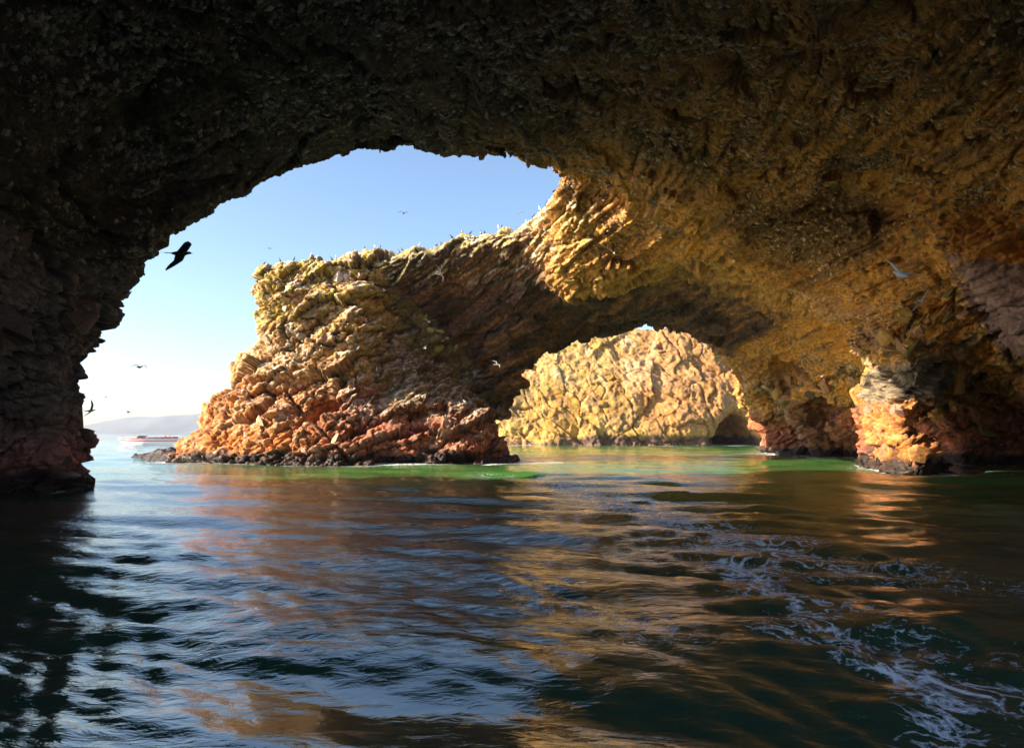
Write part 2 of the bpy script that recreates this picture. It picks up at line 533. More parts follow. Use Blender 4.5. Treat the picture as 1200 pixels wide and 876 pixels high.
# the sea stack
sp = [(-4, [xy(185, 58), xy(230, 55), xy(300, 53), xy(400, 52), xy(500, 52.5), xy(575, 54), xy(615, 57), xy(612, 64), (-8, 72), (-24, 71), (-31, 63)]),
      (0, [xy(200, 58.5), xy(240, 56), xy(310, 54.3), xy(400, 53.6), xy(500, 54), xy(570, 55.3), xy(606, 58), xy(603, 64), (-8, 70), (-22, 69), (-28.5, 63)]),
      (2.8, [xy(222, 59.5), xy(258, 57), xy(320, 55.2), xy(360, 55.4), xy(392, 54.6), xy(440, 56), xy(500, 56), xy(555, 57.5), xy(585, 60), xy(585, 65), (-2.2, 69), (-22, 69), (-27, 63)]),
      (5.4, [xy(252, 61), xy(285, 58.4), xy(330, 57.4), xy(372, 57.6), xy(410, 57), xy(450, 59), xy(492, 58.7), xy(527, 60.5), xy(560, 65), (-2.4, 69), (-21, 69), (-25.5, 64)]),
      (8.6, [xy(274, 61.5), xy(300, 59.3), xy(345, 58.8), xy(390, 59), xy(420, 58.8), xy(455, 61), xy(488, 62.5), xy(530, 66), (-4, 70), (-21, 69), (-24, 64)]),
      (11.2, [xy(303, 61.5), xy(322, 60), xy(350, 59.6), xy(392, 59.2), xy(424, 59.6), xy(446, 62.5), xy(470, 65), (-9, 69), (-19, 69), (-22, 65)]),
      (14.4, [xy(291, 61.8), xy(312, 60.4), xy(345, 60.2), xy(385, 60.4), xy(418, 60.6), xy(438, 62.4), xy(460, 66), (-12, 70), (-19, 69), (-22.5, 65)]),
      (17.8, [xy(303, 62.2), xy(330, 61.2), xy(360, 61.2), xy(400, 61.6), xy(440, 62.2), xy(470, 66), (-12, 70), (-19, 69), (-22, 66)])]
Fs = smax(layers(GX, GY, gz, sp), Z3 - zt[..., None], 0.7)
F = smin(F, Fs, 0.9)
del Fs


def outline(pp, th):
    out = []
    for px, py, Y in pp:
        q = P(px, py, Y)
        out += [tuple(q), (q[0] + th * .5, q[1] + th, q[2] + th * .25)]
    return out


def add_slab(pts, k=.25):
    """weld a big angular slab on to the solid"""
    import bmesh
    global F
    bm = bmesh.new()
    for q in pts: bm.verts.new(q)
    bmesh.ops.convex_hull(bm, input=bm.verts)
    cen = np.mean(np.array(pts), 0)
    pln = []
    for f in bm.faces:
        n = f.normal.copy(); c = f.calc_center_median()
        if n.length < .5: continue
        if n.dot(c - Vector(cen)) < 0: n = -n
        pln.append((n.x, n.y, n.z, n.dot(c)))
    bm.free()
    pa = np.array(pts)
    i0 = [max(0, int((pa[:, a].min() - 2 - ORG[a]) / H)) for a in range(3)]
    i1 = [int((pa[:, a].max() + 2 - ORG[a]) / H) + 2 for a in range(3)]
    s_ = tuple(slice(a, b) for a, b in zip(i0, i1))
    xx, yy, zz = np.meshgrid(gx[s_[0]], gy[s_[1]], gz[s_[2]], indexing='ij')
    d_ = np.full(xx.shape, -9e9, dtype=np.float32)
    for a, b, c, e in pln: d_ = np.maximum(d_, a * xx + b * yy + c * zz - e)
    F[s_] = smin(F[s_], d_, k)
    return pln


def in_slab(pln, p_, m=.5):
    r_ = np.ones(len(p_), dtype=bool)
    for a, b, c, e in pln: r_ &= (p_ @ np.array((a, b, c)) - e) < m
    return r_


SLABS = []
for pp, th, cc in [([(1090, 292, 38), (1108, 262, 38), (1150, 243, 37), (1235, 236, 35), (1240, 300, 35), (1200, 355, 36.5), (1165, 345, 37.5), (1130, 312, 38)], 4, (.78, .33, .07)),
                   ([(1135, 312, 37.6), (1205, 330, 35.8), (1240, 330, 35), (1240, 420, 36), (1205, 415, 37), (1165, 360, 37.8)], 4, (.34, .21, .19)),
                   ([(1160, 405, 43), (1215, 410, 41), (1225, 490, 42), (1195, 455, 43)], 4, (.55, .24, .09)),
                   ([(898, 452, 70), (916, 442, 70), (945, 480, 69.5), (975, 528, 68), (950, 535, 68), (922, 492, 69.5)], 3, (.38, .22, .13)),
                   ([(930, 420, 68), (950, 412, 68), (985, 470, 67), (1002, 520, 66.5), (980, 526, 66.5)], 3, (.33, .15, .08)),
                   ([(1066, 442, 48.5), (1094, 436, 48.5), (1104, 470, 48), (1114, 505, 48), (1092, 514, 48), (1080, 475, 48.5)], 3, (.70, .27, .06)),
                   ([(1122, 432, 51), (1158, 425, 51), (1180, 455, 50.5), (1186, 505, 50), (1160, 516, 50), (1136, 475, 50.5)], 3, (.42, .13, .08)),
                   ([(1190, 440, 48), (1240, 430, 47), (1240, 520, 47), (1205, 520, 48)], 3, (.34, .12, .08)),
                   ([(1005, 372, 47.5), (1060, 348, 46), (1090, 366, 46), (1045, 396, 47)], 3, (.55, .27, .12)),
                   ([(940, 345, 52), (985, 330, 51), (1015, 350, 51), (970, 372, 52)], 3, (.60, .32, .14)),
                   ([(990, 402, 49.5), (1050, 390, 47.5), (1068, 414, 47.5), (1010, 424, 49.5)], 3, (.50, .30, .17))]:
    SLABS.append((add_slab(outline(pp, th)), cc))
F2D = F[:, :, int(round((0 - ORG[2]) / H))].copy()          # distance to the rock along the water, for the surf


def carve(c, r, k=0.6):
    """hollow out an ellipsoid (small sea caves and overhangs)"""
    global F
    i0 = [max(0, int((c[a] - r[a] * 1.6 - ORG[a]) / H)) for a in range(3)]
    i1 = [int((c[a] + r[a] * 1.6 - ORG[a]) / H) + 2 for a in range(3)]
    s = tuple(slice(a, b) for a, b in zip(i0, i1))
    xx, yy, zz = np.meshgrid(gx[s[0]], gy[s[1]], gz[s[2]], indexing='ij')
    d = (np.sqrt(((xx - c[0]) / r[0]) ** 2 + ((yy - c[1]) / r[1]) ** 2 + ((zz - c[2]) / r[2]) ** 2) - 1) * min(r)
    F[s] = smax(F[s], -d, k)


carve(P(487, 487, 57.5), (1.7, 2.2, 1.2))
carve(P(560, 540, 56), (3.2, 1.6, .55), .3)
carve(P(470, 540, 54.5), (2.6, 1.3, .5), .3)
carve(P(375, 478, 57), (1.0, 1.5, 1.6), .4)
carve(P(1110, 500, 49), (3.4, 4.5, 2.6))
carve(P(1165, 520, 50), (3.5, 4.0, 2.0))
carve(P(925, 440, 68), (1.4, 3, 3.4))
carve(P(965, 470, 68), (1.8, 2.5, 2.6))
carve(P(1010, 240, 40), (3.0, 3.5, 1.6))
carve(P(700, 290, 56), (2.6, 3, 1.3))
F[(GY < -9) & (GX > -40)] = 1  # unseen rear of the cave opened up to let skylight in
F[(GX > 2 + vnoise(np.stack([GX.ravel() / 5, GY.ravel() / 5, GX.ravel() * 0], 1), 8).reshape(GX.shape) * 2) & (GY < 8)] = 1  # unseen right rear opened further, for light on the right wall
F[0, :, :] = F[-1, :, :] = 1; F[:, 0, :] = F[:, -1, :] = 1; F[:, :, -1] = 1
F[:, :, 0] = np.maximum(F[:, :, 0], 0.01)
V, T = surface_nets(F, ORG, H)
V = laplace(V, T, 1, 0.4)
V, T = refine(V, T, 1.85)
Nn = normals(V, T)
print('headland', len(V), len(T))


def seg_region(V):
    """0 ceiling 1 left wall 2 right wall 3 stack 4 bridge 5 pillar"""
    x, y, z = V[:, 0], V[:, 1], V[:, 2]
    w = vnoise(V * 0.5, 3) * 0.8
    r = np.zeros(len(V), dtype=np.int8)
    r[(x < -15.5) & (z < 9.5 + w) & (y < 35) & (x < -14 - 0.3 * z + w)] = 1
    wall = (x > 12) & (y > 20) & (z < 11.5 + w + np.clip((40 - y) * .35, -3.5, 3)) & (y < 90)
    r[wall & ((y > 62) & (x > 24) | (y <= 62) & (x > 16))] = 2
    r[(y > 47.5 - .0 * x) & (z > 21) & (x > 3.9)] = 0
    bri = (y > 49.5 + w * .5) & (x < 24 + (z - 12) * .5 + w) & (x > -30) & ~((x > 6.5) & (y < 51.5)) & (z < 24)
    r[bri] = 4
    st = (y > 50) & (x < -11.6 + np.clip(17 - z, 0, 20) * 0.93 + w * .5) & (x < 2.5) & (z < 19.5)
    r[st & bri | ((y > 50) & (x < -12))] = 3
    r[(x > 21.5) & (x < 28.8) & (y > 39) & (y < 48) & (z < 7.0 + w * .5) & (x < 25.3 + (y - 42) * .7 + 1.5)] = 5
    return r


reg = seg_region(V)

# displacement ---------------------------------------------------------------
def weight(reg_, k, it=0):
    return (reg_ == k).astype(np.float32)


p = V.astype(np.float32)
warp = np.stack([vnoise(p * .45, 91 + k_) * .16 + fbm(p / .6, 3, 95 + k_) * .16 for k_ in range(3)], 1)
low = fbm(p / 6.5, 4, 5)
mid_ = fbm(p / 1.7, 4, 31)
ct, st_ = math.cos(0.5), math.sin(0.5)
strat = np.stack([p[:, 0] * ct + p[:, 2] * st_, p[:, 1], (-p[:, 0] * st_ + p[:, 2] * ct) * 2.6], 1)   # beds dip to the right
# how broken the surface is: blocky walls and stack, smooth roof
blocky = np.select([reg == 0, reg == 1, reg == 2, reg == 3, reg == 4, reg == 5], [0.15, 0.75, 1.0, 1.0, 0.55, 0.9]).astype(np.float32)
E = np.concatenate([T[:, [0, 1]], T[:, [1, 2]], T[:, [2, 0]]])
for _ in range(40):                                     # soften the change from one region to the next
    s = np.bincount(E[:, 0], blocky[E[:, 1]], len(V)) + np.bincount(E[:, 1], blocky[E[:, 0]], len(V))
    n_ = np.bincount(E[:, 0], minlength=len(V)) + np.bincount(E[:, 1], minlength=len(V))
    blocky = .5 * blocky + .5 * s / np.maximum(n_, 1)
slab_ = (reg == 3) * sst(-15.5, -18, p[:, 0] + low * 2) * sst(4.2, 3.0, p[:, 2] + mid_) * sst(.4, .9, p[:, 2])
blocky = blocky * (1 - .6 * slab_.astype(np.float32))
smooth_ = sst(-13, -10, p[:, 0] + mid_) * sst(3.5, 6.5, p[:, 2] + low * 1.5) * (reg == 3)
blocky = blocky * (1 - .45 * smooth_.astype(np.float32))
for pln, cc in SLABS:
    blocky = np.where(in_slab(pln, p, .4), blocky * .3, blocky).astype(np.float32)
fa, ca_, ra = facets((strat / 3.4 + warp * .5).astype(np.float32), 41, 1.0)
fb, cb_, rb = facets((strat / 1.05 + warp).astype(np.float32), 42, 1.1)
fc, cc_, rc = facets((p / 0.42 + warp).astype(np.float32), 43, 1.1)
crack = -np.exp(-(cb_ / 0.07) ** 2) * 0.16 - np.exp(-(ca_ / 0.045) ** 2) * 0.35
fine = fbm(p / 0.35, 3, 77)
near = np.linalg.norm(p - CAMP.astype(np.float32), axis=1)
beds = np.abs(vnoise(np.stack([strat[:, 0] * .18, strat[:, 1] * .18, strat[:, 2] * 1.1], 1), 12))
rub = sst(-.25, .3, fbm(p / 3.2, 3, 66)).astype(np.float32)
d = blocky * (fa * 0.85 + fb * (.10 + .22 * rub) + fc * (.07 + .08 * rub) + crack) + low * (0.55 + .25 * blocky) + mid_ * 0.22 + fine * 0.05
vcr = np.abs(vnoise(np.stack([p[:, 0] * 1.1 + p[:, 2] * .35, p[:, 1] * .5, p[:, 2] * .25], 1), 55))
vfis = slab_ * np.exp(-(vcr / .045) ** 2)
d -= vfis * .35
fe, ce_, re_ = facets((p / 0.21 + warp).astype(np.float32), 47, 1.2)
roofy = np.clip(1 - blocky / .5, 0, 1)
d += roofy * (.085 * sst(0, .42, cc_) + .04 * sst(0, .4, ce_) - .05)
d += fe * (.07 * blocky * (1 - roofy)) - np.exp(-(cc_ / .07) ** 2) * .05
d += (1 - blocky) * (0.55 * (beds - .4) + fb * (.05 + .12 * rub) + fa * .32 - .35 * np.exp(-(beds / .05) ** 2) * rub)
# the dark fissure that runs down the stack
fp0, fp1 = P(330, 452, 57), P(414, 545, 54.5)
u_ = (V[:, 0] / V[:, 1] - fp0[0] / fp0[1]); v_ = (V[:, 2] - CAM_H) / V[:, 1]
l0 = np.array((fp0[0] / fp0[1], (fp0[2] - CAM_H) / fp0[1])); l1 = np.array((fp1[0] / fp1[1], (fp1[2] - CAM_H) / fp1[1]))
dd = l1 - l0; tt = ((V[:, 0] / V[:, 1] - l0[0]) * dd[0] + (v_ - l0[1]) * dd[1]) / (dd @ dd)
ld = np.abs((V[:, 0] / V[:, 1] - l0[0]) * dd[1] - (v_ - l0[1]) * dd[0]) / np.linalg.norm(dd)
fiss = np.exp(-(ld / 0.0019) ** 2) * ((tt > 0) & (tt < 1.05) & (V[:, 1] > 50) & (V[:, 1] < 62))
d -= fiss * 0.5
V = V + Nn * d[:, None]
Nn = normals(V, T)

# colour of the stone, with some light and shade painted in ---------------------------------------------------
def A(*c): return np.array(c, dtype=np.float32)


def paint(V, N_, reg, rcell, strat):
    p = V.astype(np.float32)
    x, y, z = p.T
    n1 = fbm(p / 5.0, 4, 201); n2 = fbm(p / 1.6, 4, 202); n3 = fbm(p / 0.5, 3, 203)
    ns = fbm(np.stack([strat[:, 0] * .2, strat[:, 1] * .25, strat[:, 2] * .9], 1), 4, 204)
    col = np.zeros((len(p), 3), dtype=np.float32)
    # roof: brown conglomerate, painted darker left for shade, golden right for bounced glow
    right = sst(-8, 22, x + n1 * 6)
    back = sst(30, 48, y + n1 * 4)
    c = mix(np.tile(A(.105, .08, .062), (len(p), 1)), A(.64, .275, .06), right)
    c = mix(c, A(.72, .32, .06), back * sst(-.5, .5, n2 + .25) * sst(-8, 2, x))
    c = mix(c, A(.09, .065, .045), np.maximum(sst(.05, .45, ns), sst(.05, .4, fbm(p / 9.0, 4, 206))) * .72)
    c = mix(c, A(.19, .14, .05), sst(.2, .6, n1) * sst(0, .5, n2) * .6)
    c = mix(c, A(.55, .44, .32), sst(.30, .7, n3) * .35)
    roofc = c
    # left wall: dark purplish brown, redder low
    c = mix(np.tile(A(.16, .12, .11), (len(p), 1)), A(.38, .14, .12), sst(5, 1, z + n1 * 2))
    c = mix(c, A(.22, .17, .10), sst(.2, .6, n2) * .5)
    leftc = c
    # right wall: ochre and olive above, dark red below
    c = mix(np.tile(A(.70, .30, .045), (len(p), 1)), A(.46, .28, .07), sst(-.15, .35, n2))
    c = mix(c, A(.66, .36, .15), sst(.1, .8, rcell) * .6)
    c = mix(c, A(.13, .10, .03), sst(.2, .5, n1 + n3 * .4) * .6)
    c = mix(c, A(.42, .115, .06), sst(5.5, 3.0, z + n1 * 2) * .9)
    c = mix(c, A(.34, .15, .12), sst(2.2, .6, z + n2) * .6)
    rightc = c
    # stack
    c = mix(np.tile(A(.62, .22, .055), (len(p), 1)), A(.45, .17, .10), sst(-19, -12, x + n1 * 5))
    c = mix(c, A(.58, .34, .13), sst(4.5, 8.5, z + n1 * 3 + n2 * 2) * .85)
    c = mix(c, A(.58, .42, .27), sst(.0, .8, rcell) * .45 * (z > 1))
    c = mix(c, A(.62, .26, .06), sst(.25, .6, n1) * sst(12, 6, z) * .7)
    c = mix(c, A(.50, .13, .06), sst(-19, -13, x) * sst(4.5, 2.0, z + n1 * 2) * sst(-.2, .25, n2 + n3 * .3) * .7)
    gs = fbm(np.stack([x / .5, y / .5, z / 3.5], 1).astype(np.float32), 4, 207)
    c = mix(c, A(.82, .76, .66), sst(.16, .34, gs) * sst(5, 13, z) * .65)
    shade = sst(-13.5, -10.5, x + n2 * 1.5) * sst(3.0, 6.0, z + n1)  # shaded side of the stack, painted darker under the bridge
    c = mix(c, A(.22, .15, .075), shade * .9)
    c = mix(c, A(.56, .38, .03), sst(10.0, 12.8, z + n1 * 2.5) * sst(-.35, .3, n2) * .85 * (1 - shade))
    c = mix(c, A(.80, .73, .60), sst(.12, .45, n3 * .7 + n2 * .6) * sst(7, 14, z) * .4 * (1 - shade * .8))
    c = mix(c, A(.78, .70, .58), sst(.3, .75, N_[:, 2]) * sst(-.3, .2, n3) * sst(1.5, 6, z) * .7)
    stackc = c
    # bridge: shaded underside painted dark, sunlit face painted gold
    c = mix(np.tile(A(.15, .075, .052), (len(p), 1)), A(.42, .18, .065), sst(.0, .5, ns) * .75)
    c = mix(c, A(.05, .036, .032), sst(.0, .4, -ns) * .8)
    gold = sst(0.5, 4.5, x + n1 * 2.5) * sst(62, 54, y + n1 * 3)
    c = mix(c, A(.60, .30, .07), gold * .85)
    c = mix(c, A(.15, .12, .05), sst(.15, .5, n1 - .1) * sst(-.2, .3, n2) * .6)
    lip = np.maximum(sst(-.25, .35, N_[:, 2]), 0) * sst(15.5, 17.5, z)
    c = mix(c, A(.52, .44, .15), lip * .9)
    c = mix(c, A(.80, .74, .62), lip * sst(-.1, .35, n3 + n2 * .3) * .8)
    bridgec = c
    c = mix(np.tile(A(.58, .21, .045), (len(p), 1)), A(.46, .17, .09), sst(-.1, .5, n2))
    c = mix(c, A(.58, .31, .15), sst(.1, .8, rcell) * .4)
    c = mix(c, A(.27, .21, .14), sst(4.0, 4.9, z + n3 * .5))
    pilc = c
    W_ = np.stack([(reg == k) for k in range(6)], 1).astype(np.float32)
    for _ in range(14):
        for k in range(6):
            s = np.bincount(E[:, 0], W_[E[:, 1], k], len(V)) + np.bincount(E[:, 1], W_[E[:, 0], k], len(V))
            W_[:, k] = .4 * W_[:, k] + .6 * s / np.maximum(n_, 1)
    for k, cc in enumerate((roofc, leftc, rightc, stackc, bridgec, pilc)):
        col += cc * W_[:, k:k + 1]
    for pln, cc in SLABS:
        m_ = in_slab(pln, p, .55)
        col[m_] = col[m_] * .15 + A(*cc) * (.85 * (1 + .35 * n2[m_] + .25 * n3[m_]))[:, None]
    # weed and mussels along the waterline
    tide = sst(1.15, .6, z + n2 * .55 + n3 * .2)
    col = mix(col, A(.030, .022, .022), tide * .95)
    col = mix(col, A(.06, .045, .04), sst(-.035, -.3, crack_) * .75)
    col = mix(col, A(.08, .05, .035), vfis * .8)
    col = mix(col, col * .45, np.exp(-(cc_ / .09) ** 2) * blocky * .8)
    col = col * ((1 + .28 * re_ * (.4 + blocky)) * (1 + .20 * rb * blocky))[:, None]
    col = mix(col, A(.05, .035, .03), fiss * .9)
    return np.clip(col, 0.012, .85), tide


crack_ = crack * blocky
col, wet = paint(V, Nn, reg, rb, strat)
fmaj = reg[T]
freg = np.where(fmaj[:, 0] == fmaj[:, 1], fmaj[:, 0], fmaj[:, 2])


def submesh(name, mask, mat, origin):
    t = T[mask]
    u, inv = np.unique(t, return_inverse=True)
    me = mesh_np(name, V[u] - np.array(origin), inv.reshape(-1, 3), True, col[u], {'wet': wet[u]})
    o = link(name, me, mat)
    o.location = origin
    return o, u


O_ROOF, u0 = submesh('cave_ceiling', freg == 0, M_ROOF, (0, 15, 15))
tag(O_ROOF, 'dark pebbly brown ceiling of the sea cave arching overhead', 'cave ceiling', kind='structure')
O_LEFT, u1 = submesh('wall_left', freg == 1, M_ROCK, (-22, 29, 0))
tag(O_LEFT, 'dark purplish cave wall at the left edge dropping into the water', 'cave wall', kind='structure')
O_RIGHT, u2 = submesh('wall_right', freg == 2, M_ROCK, (32, 55, 0))
tag(O_RIGHT, 'ochre and orange broken cave wall at the right with dark red foot', 'cave wall', kind='structure')
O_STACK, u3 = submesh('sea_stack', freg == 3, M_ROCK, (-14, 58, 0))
tag(O_STACK, 'sunlit orange and yellow sea stack with crumbled boulders rising from green water', 'sea stack')
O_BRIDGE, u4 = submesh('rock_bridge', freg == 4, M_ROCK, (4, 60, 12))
tag(O_BRIDGE, 'shadowed rock bridge spanning from the sea stack to the cave ceiling, sunlit along its top', 'rock arch')
O_PILLAR, u5 = submesh('rock_pillar', freg == 5, M_ROCK, (24, 43, 0))
tag(O_PILLAR, 'orange lit rock pillar standing in the water before the dark right wall', 'rock pillar')

# ------------------------------------------------------------------ boulders and slabs set in the rock
def hull_mesh(name, n, sx, sy, sz, seed):
    import bmesh
    r = random.Random(seed)
    bm = bmesh.new()
    for _ in range(n):
        v = Vector((r.gauss(0, 1), r.gauss(0, 1), r.gauss(0, 1))).normalized()
        k = max(abs(v.x), abs(v.y), abs(v.z)) ** .55
        v = v / k * r.uniform(.86, 1.02)
        bm.verts.new((v.x * sx, v.y * sy, v.z * sz))
    res = bmesh.ops.convex_hull(bm, input=bm.verts)
    bmesh.ops.delete(bm, geom=[g for g in res['geom_interior'] if isinstance(g, bmesh.types.BMVert)], context='VERTS')
    bmesh.ops.recalc_face_normals(bm, faces=bm.faces)
    me = bpy.data.meshes.new(name)
    bm.to_mesh(me)
    bm.free()
    return me


def stone_material(name, col, bump=.5):
    m = rock_material(name, bump, 1.6, var=.35)
    n = m.node_tree
    at = [x for x in n.nodes if x.type == 'ATTRIBUTE' and x.attribute_name == 'Col'][0]
    vm = [l.to_socket for l in n.links if l.from_node == at][0]
    n.nodes.remove(at)
    oi = n.nodes.new('ShaderNodeObjectInfo')
    rm = n.nodes.new('ShaderNodeMapRange'); rm.inputs[3].default_value = .7; rm.inputs[4].default_value = 1.3
    n.links.new(oi.outputs['Random'], rm.inputs[0])
    s = n.nodes.new('ShaderNodeVectorMath'); s.operation = 'SCALE'; s.inputs[0].default_value = col
    n.links.new(rm.outputs[0], s.inputs['Scale'])
    n.links.new(s.outputs[0], vm)
    return m


S_COL = {'tan': (.50, .35, .21), 'orange': (.54, .25, .09), 'pink': (.42, .23, .17), 'yellow': (.48, .39, .12), 'white': (.68, .60, .48),
         'ochre': (.46, .25, .07), 'rust': (.50, .27, .13), 'olive': (.24, .18, .06), 'dark': (.10, .06, .05), 'drab': (.28, .215, .14), 'weed': (.035, .026, .026)}
S_MAT = {k: stone_material('stone_' + k, v) for k, v in S_COL.items()}
SH = [(18, 1, .8, .65), (16, 1, .9, .5), (14, 1, .6, .45), (20, 1, .85, .8), (12, 1.1, .7, .35), (17, .9, .75, .7)]
S_MESH = {}
for k in S_COL:
    for i, (n, a, b, c) in enumerate(SH):
        me = hull_mesh('stone', n, a, b, c, i * 31 + 5)
        me.materials.append(S_MAT[k])
        S_MESH[k, i] = me


def seen(idx):
    """the vertices that face the boat"""
    v = V[idx] - CAMP
    return idx[(v * Nn[idx]).sum(1) < -0.15 * np.linalg.norm(v, axis=1)]


def in_px(idx, x0, y0, x1, y1):
    v = V[idx] - CAMP
    ca, sa = math.cos(PITCH), math.sin(PITCH)
    dep = v[:, 1] * ca + v[:, 2] * sa
    up = v[:, 2] * ca - v[:, 1] * sa
    X = 600 + 800 * v[:, 0] / dep; Y = 438 - 800 * up / dep
    return (X > x0) & (X < x1) & (Y > y0) & (Y < y1) & (dep > 1)


def place_stones(owner, idx, count, smin_, smax_, kinds, sink=.25, flat=.5, name='boulder', tilt_beds=False):
    taken = []
    tries = 0
    wsum = sum(w for _, w in kinds)
    while len(taken) < count and tries < count * 14:
        tries += 1
        i = int(idx[RNG.integers(len(idx))])
        pt = V[i]
        s = smin_ + (smax_ - smin_) * RNG.random() ** 2.2
        if any((pt[0] - q[0]) ** 2 + (pt[1] - q[1]) ** 2 + (pt[2] - q[2]) ** 2 < ((s + q[3]) * .62) ** 2 for q in taken): continue
        taken.append((*pt, s))
        t = RNG.random() * wsum
        for k, w in kinds:
            t -= w
            if t <= 0: break
        if pt[2] < .75 + RNG.random() * .3: k = 'weed'
        o = bpy.data.objects.new(name, S_MESH[k, int(RNG.integers(6))])
        C.objects.link(o)
        nrm = Vector(Nn[i])
        q = nrm.to_track_quat('Z', 'Y') @ Matrix.Rotation(RNG.random() * 6.28, 4, 'Z').to_quaternion()
        o.rotation_mode = 'QUATERNION'
        e = Vector((RNG.normal(), RNG.normal(), RNG.normal())).normalized()
        o.rotation_quaternion = Matrix.Rotation(RNG.normal() * flat, 4, e).to_quaternion() @ q
        o.scale = (s * (.8 + .5 * RNG.random()), s * (.8 + .4 * RNG.random()), s * (.6 + .5 * RNG.random()))
        o.parent = owner
        o.location = Vector(pt) - nrm * s * sink - owner.location


s3 = seen(u3)
x3 = V[s3]
top = s3[x3[:, 2] > 10]
place_stones(O_STACK, top, 90, .22, .65, [('yellow', 3), ('white', 1), ('tan', 2)], .35)
m = s3[(x3[:, 2] < 11) & (x3[:, 0] < -12.5)]
place_stones(O_STACK, m, 150, .2, .6, [('tan', 3), ('orange', 3), ('pink', 2), ('white', .4)], .3)
m = s3[(x3[:, 2] < 8) & (x3[:, 0] >= -12.5)]
place_stones(O_STACK, m, 55, .2, .5, [('pink', 3), ('drab', 2), ('tan', 1)], .3)
s2 = seen(u2)
m = s2[in_px(s2, 850, 325, 1128, 470)]
place_stones(O_RIGHT, m, 170, .3, 1.25, [('ochre', 3), ('rust', 3), ('olive', 1.5), ('tan', .6)], .3, .8, 'stone')
m = s2[in_px(s2, 880, 430, 1200, 545)]
place_stones(O_RIGHT, m, 70, .3, 1.1, [('rust', 1), ('dark', 3), ('olive', 1)], .4, .6, 'stone')
s5 = seen(u5)
x5 = V[s5]
place_stones(O_PILLAR, s5[x5[:, 2] < 4.2], 60, .2, .7, [('rust', 3), ('orange', 3), ('pink', 2), ('tan', .4)], .3, .7, 'stone')
place_stones(O_PILLAR, s5[x5[:, 2] >= 4.2], 40, .15, .4, [('drab', 3), ('olive', 1)], .3, .7, 'stone')
s4 = seen(u4)
m = s4[in_px(s4, 620, 215, 900, 480)]
place_stones(O_BRIDGE, m, 45, .15, .6, [('ochre', 2), ('olive', 2)], .5, .6, 'stone')
s1 = seen(u1)
place_stones(O_LEFT, s1, 45, .3, 1.1, [('dark', 3), ('drab', .4)], .45, .6, 'stone')

# the pebbles of the conglomerate roof, far too many to count: one mesh
s0 = seen(u0)
v0 = V[s0]
vis = in_px(s0, -60, -60, 1260, 480)
s0 = s0[vis]
NP = 24000
dd0 = np.linalg.norm(V[s0] - CAMP, axis=1)
cl = fbm((V[s0] / 2.6).astype(np.float32), 3, 301)
w = np.clip(.35 + cl * 1.6, .04, 1)
# even per square metre: vertex density follows 1/d^2 for evenly refined meshes
w = w * dd0 ** 1.1
pick = RNG.choice(len(s0), NP, p=w / w.sum())
base = s0[pick]
tet = np.array([(1, 0, 0), (-1, 0, 0), (0, 1, 0), (0, -1, 0), (0, 0, 1), (.5, .5, .6), (-.6, .5, .55), (-.4, -.6, .6), (.6, -.5, .5)], dtype=np.float64)
tri = np.array([(0, 5, 8), (0, 2, 5), (2, 6, 5), (2, 1, 6), (1, 7, 6), (1, 3, 7), (3, 8, 7), (3, 0, 8), (5, 6, 4), (6, 7, 4), (7, 8, 4), (8, 5, 4)])
nn = Nn[base]
nn = nn + RNG.normal(0, .35, (NP, 3)); nn /= np.linalg.norm(nn, axis=1)[:, None]
a1 = np.cross(nn, np.tile((0.2, 1.0, 0.1), (NP, 1))); a1 /= np.linalg.norm(a1, axis=1)[:, None]
b1 = np.cross(nn, a1)
sz = .035 + .12 * RNG.random(NP) ** 2.6
ln = sz * (1 + .7 * RNG.random(NP))
ang = RNG.normal(0, .4, NP)
A1 = a1 * np.cos(ang)[:, None] + b1 * np.sin(ang)[:, None]
B1 = -a1 * np.sin(ang)[:, None] + b1 * np.cos(ang)[:, None]
PV = (V[base][:, None, :] - nn[:, None, :] * (sz * .1)[:, None, None]
      + A1[:, None, :] * (tet[None, :, 0:1] * ln[:, None, None]) + B1[:, None, :] * (tet[None, :, 1:2] * sz[:, None, None])
      + nn[:, None, :] * (tet[None, :, 2:3] * (sz * .8)[:, None, None]))
PV = PV.reshape(-1, 3)
PT = (tri[None] + (np.arange(NP) * 9)[:, None, None]).reshape(-1, 3)
rightp = sst(-8, 20, V[base][:, 0])  # pebbles carry the ceiling's painted shade and glow too
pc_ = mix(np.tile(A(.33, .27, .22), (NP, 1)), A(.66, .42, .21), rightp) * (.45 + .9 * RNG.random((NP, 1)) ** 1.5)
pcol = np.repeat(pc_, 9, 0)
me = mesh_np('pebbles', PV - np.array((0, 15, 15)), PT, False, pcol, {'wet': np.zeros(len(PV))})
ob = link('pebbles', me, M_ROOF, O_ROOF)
ob['kind'] = 'stuff'

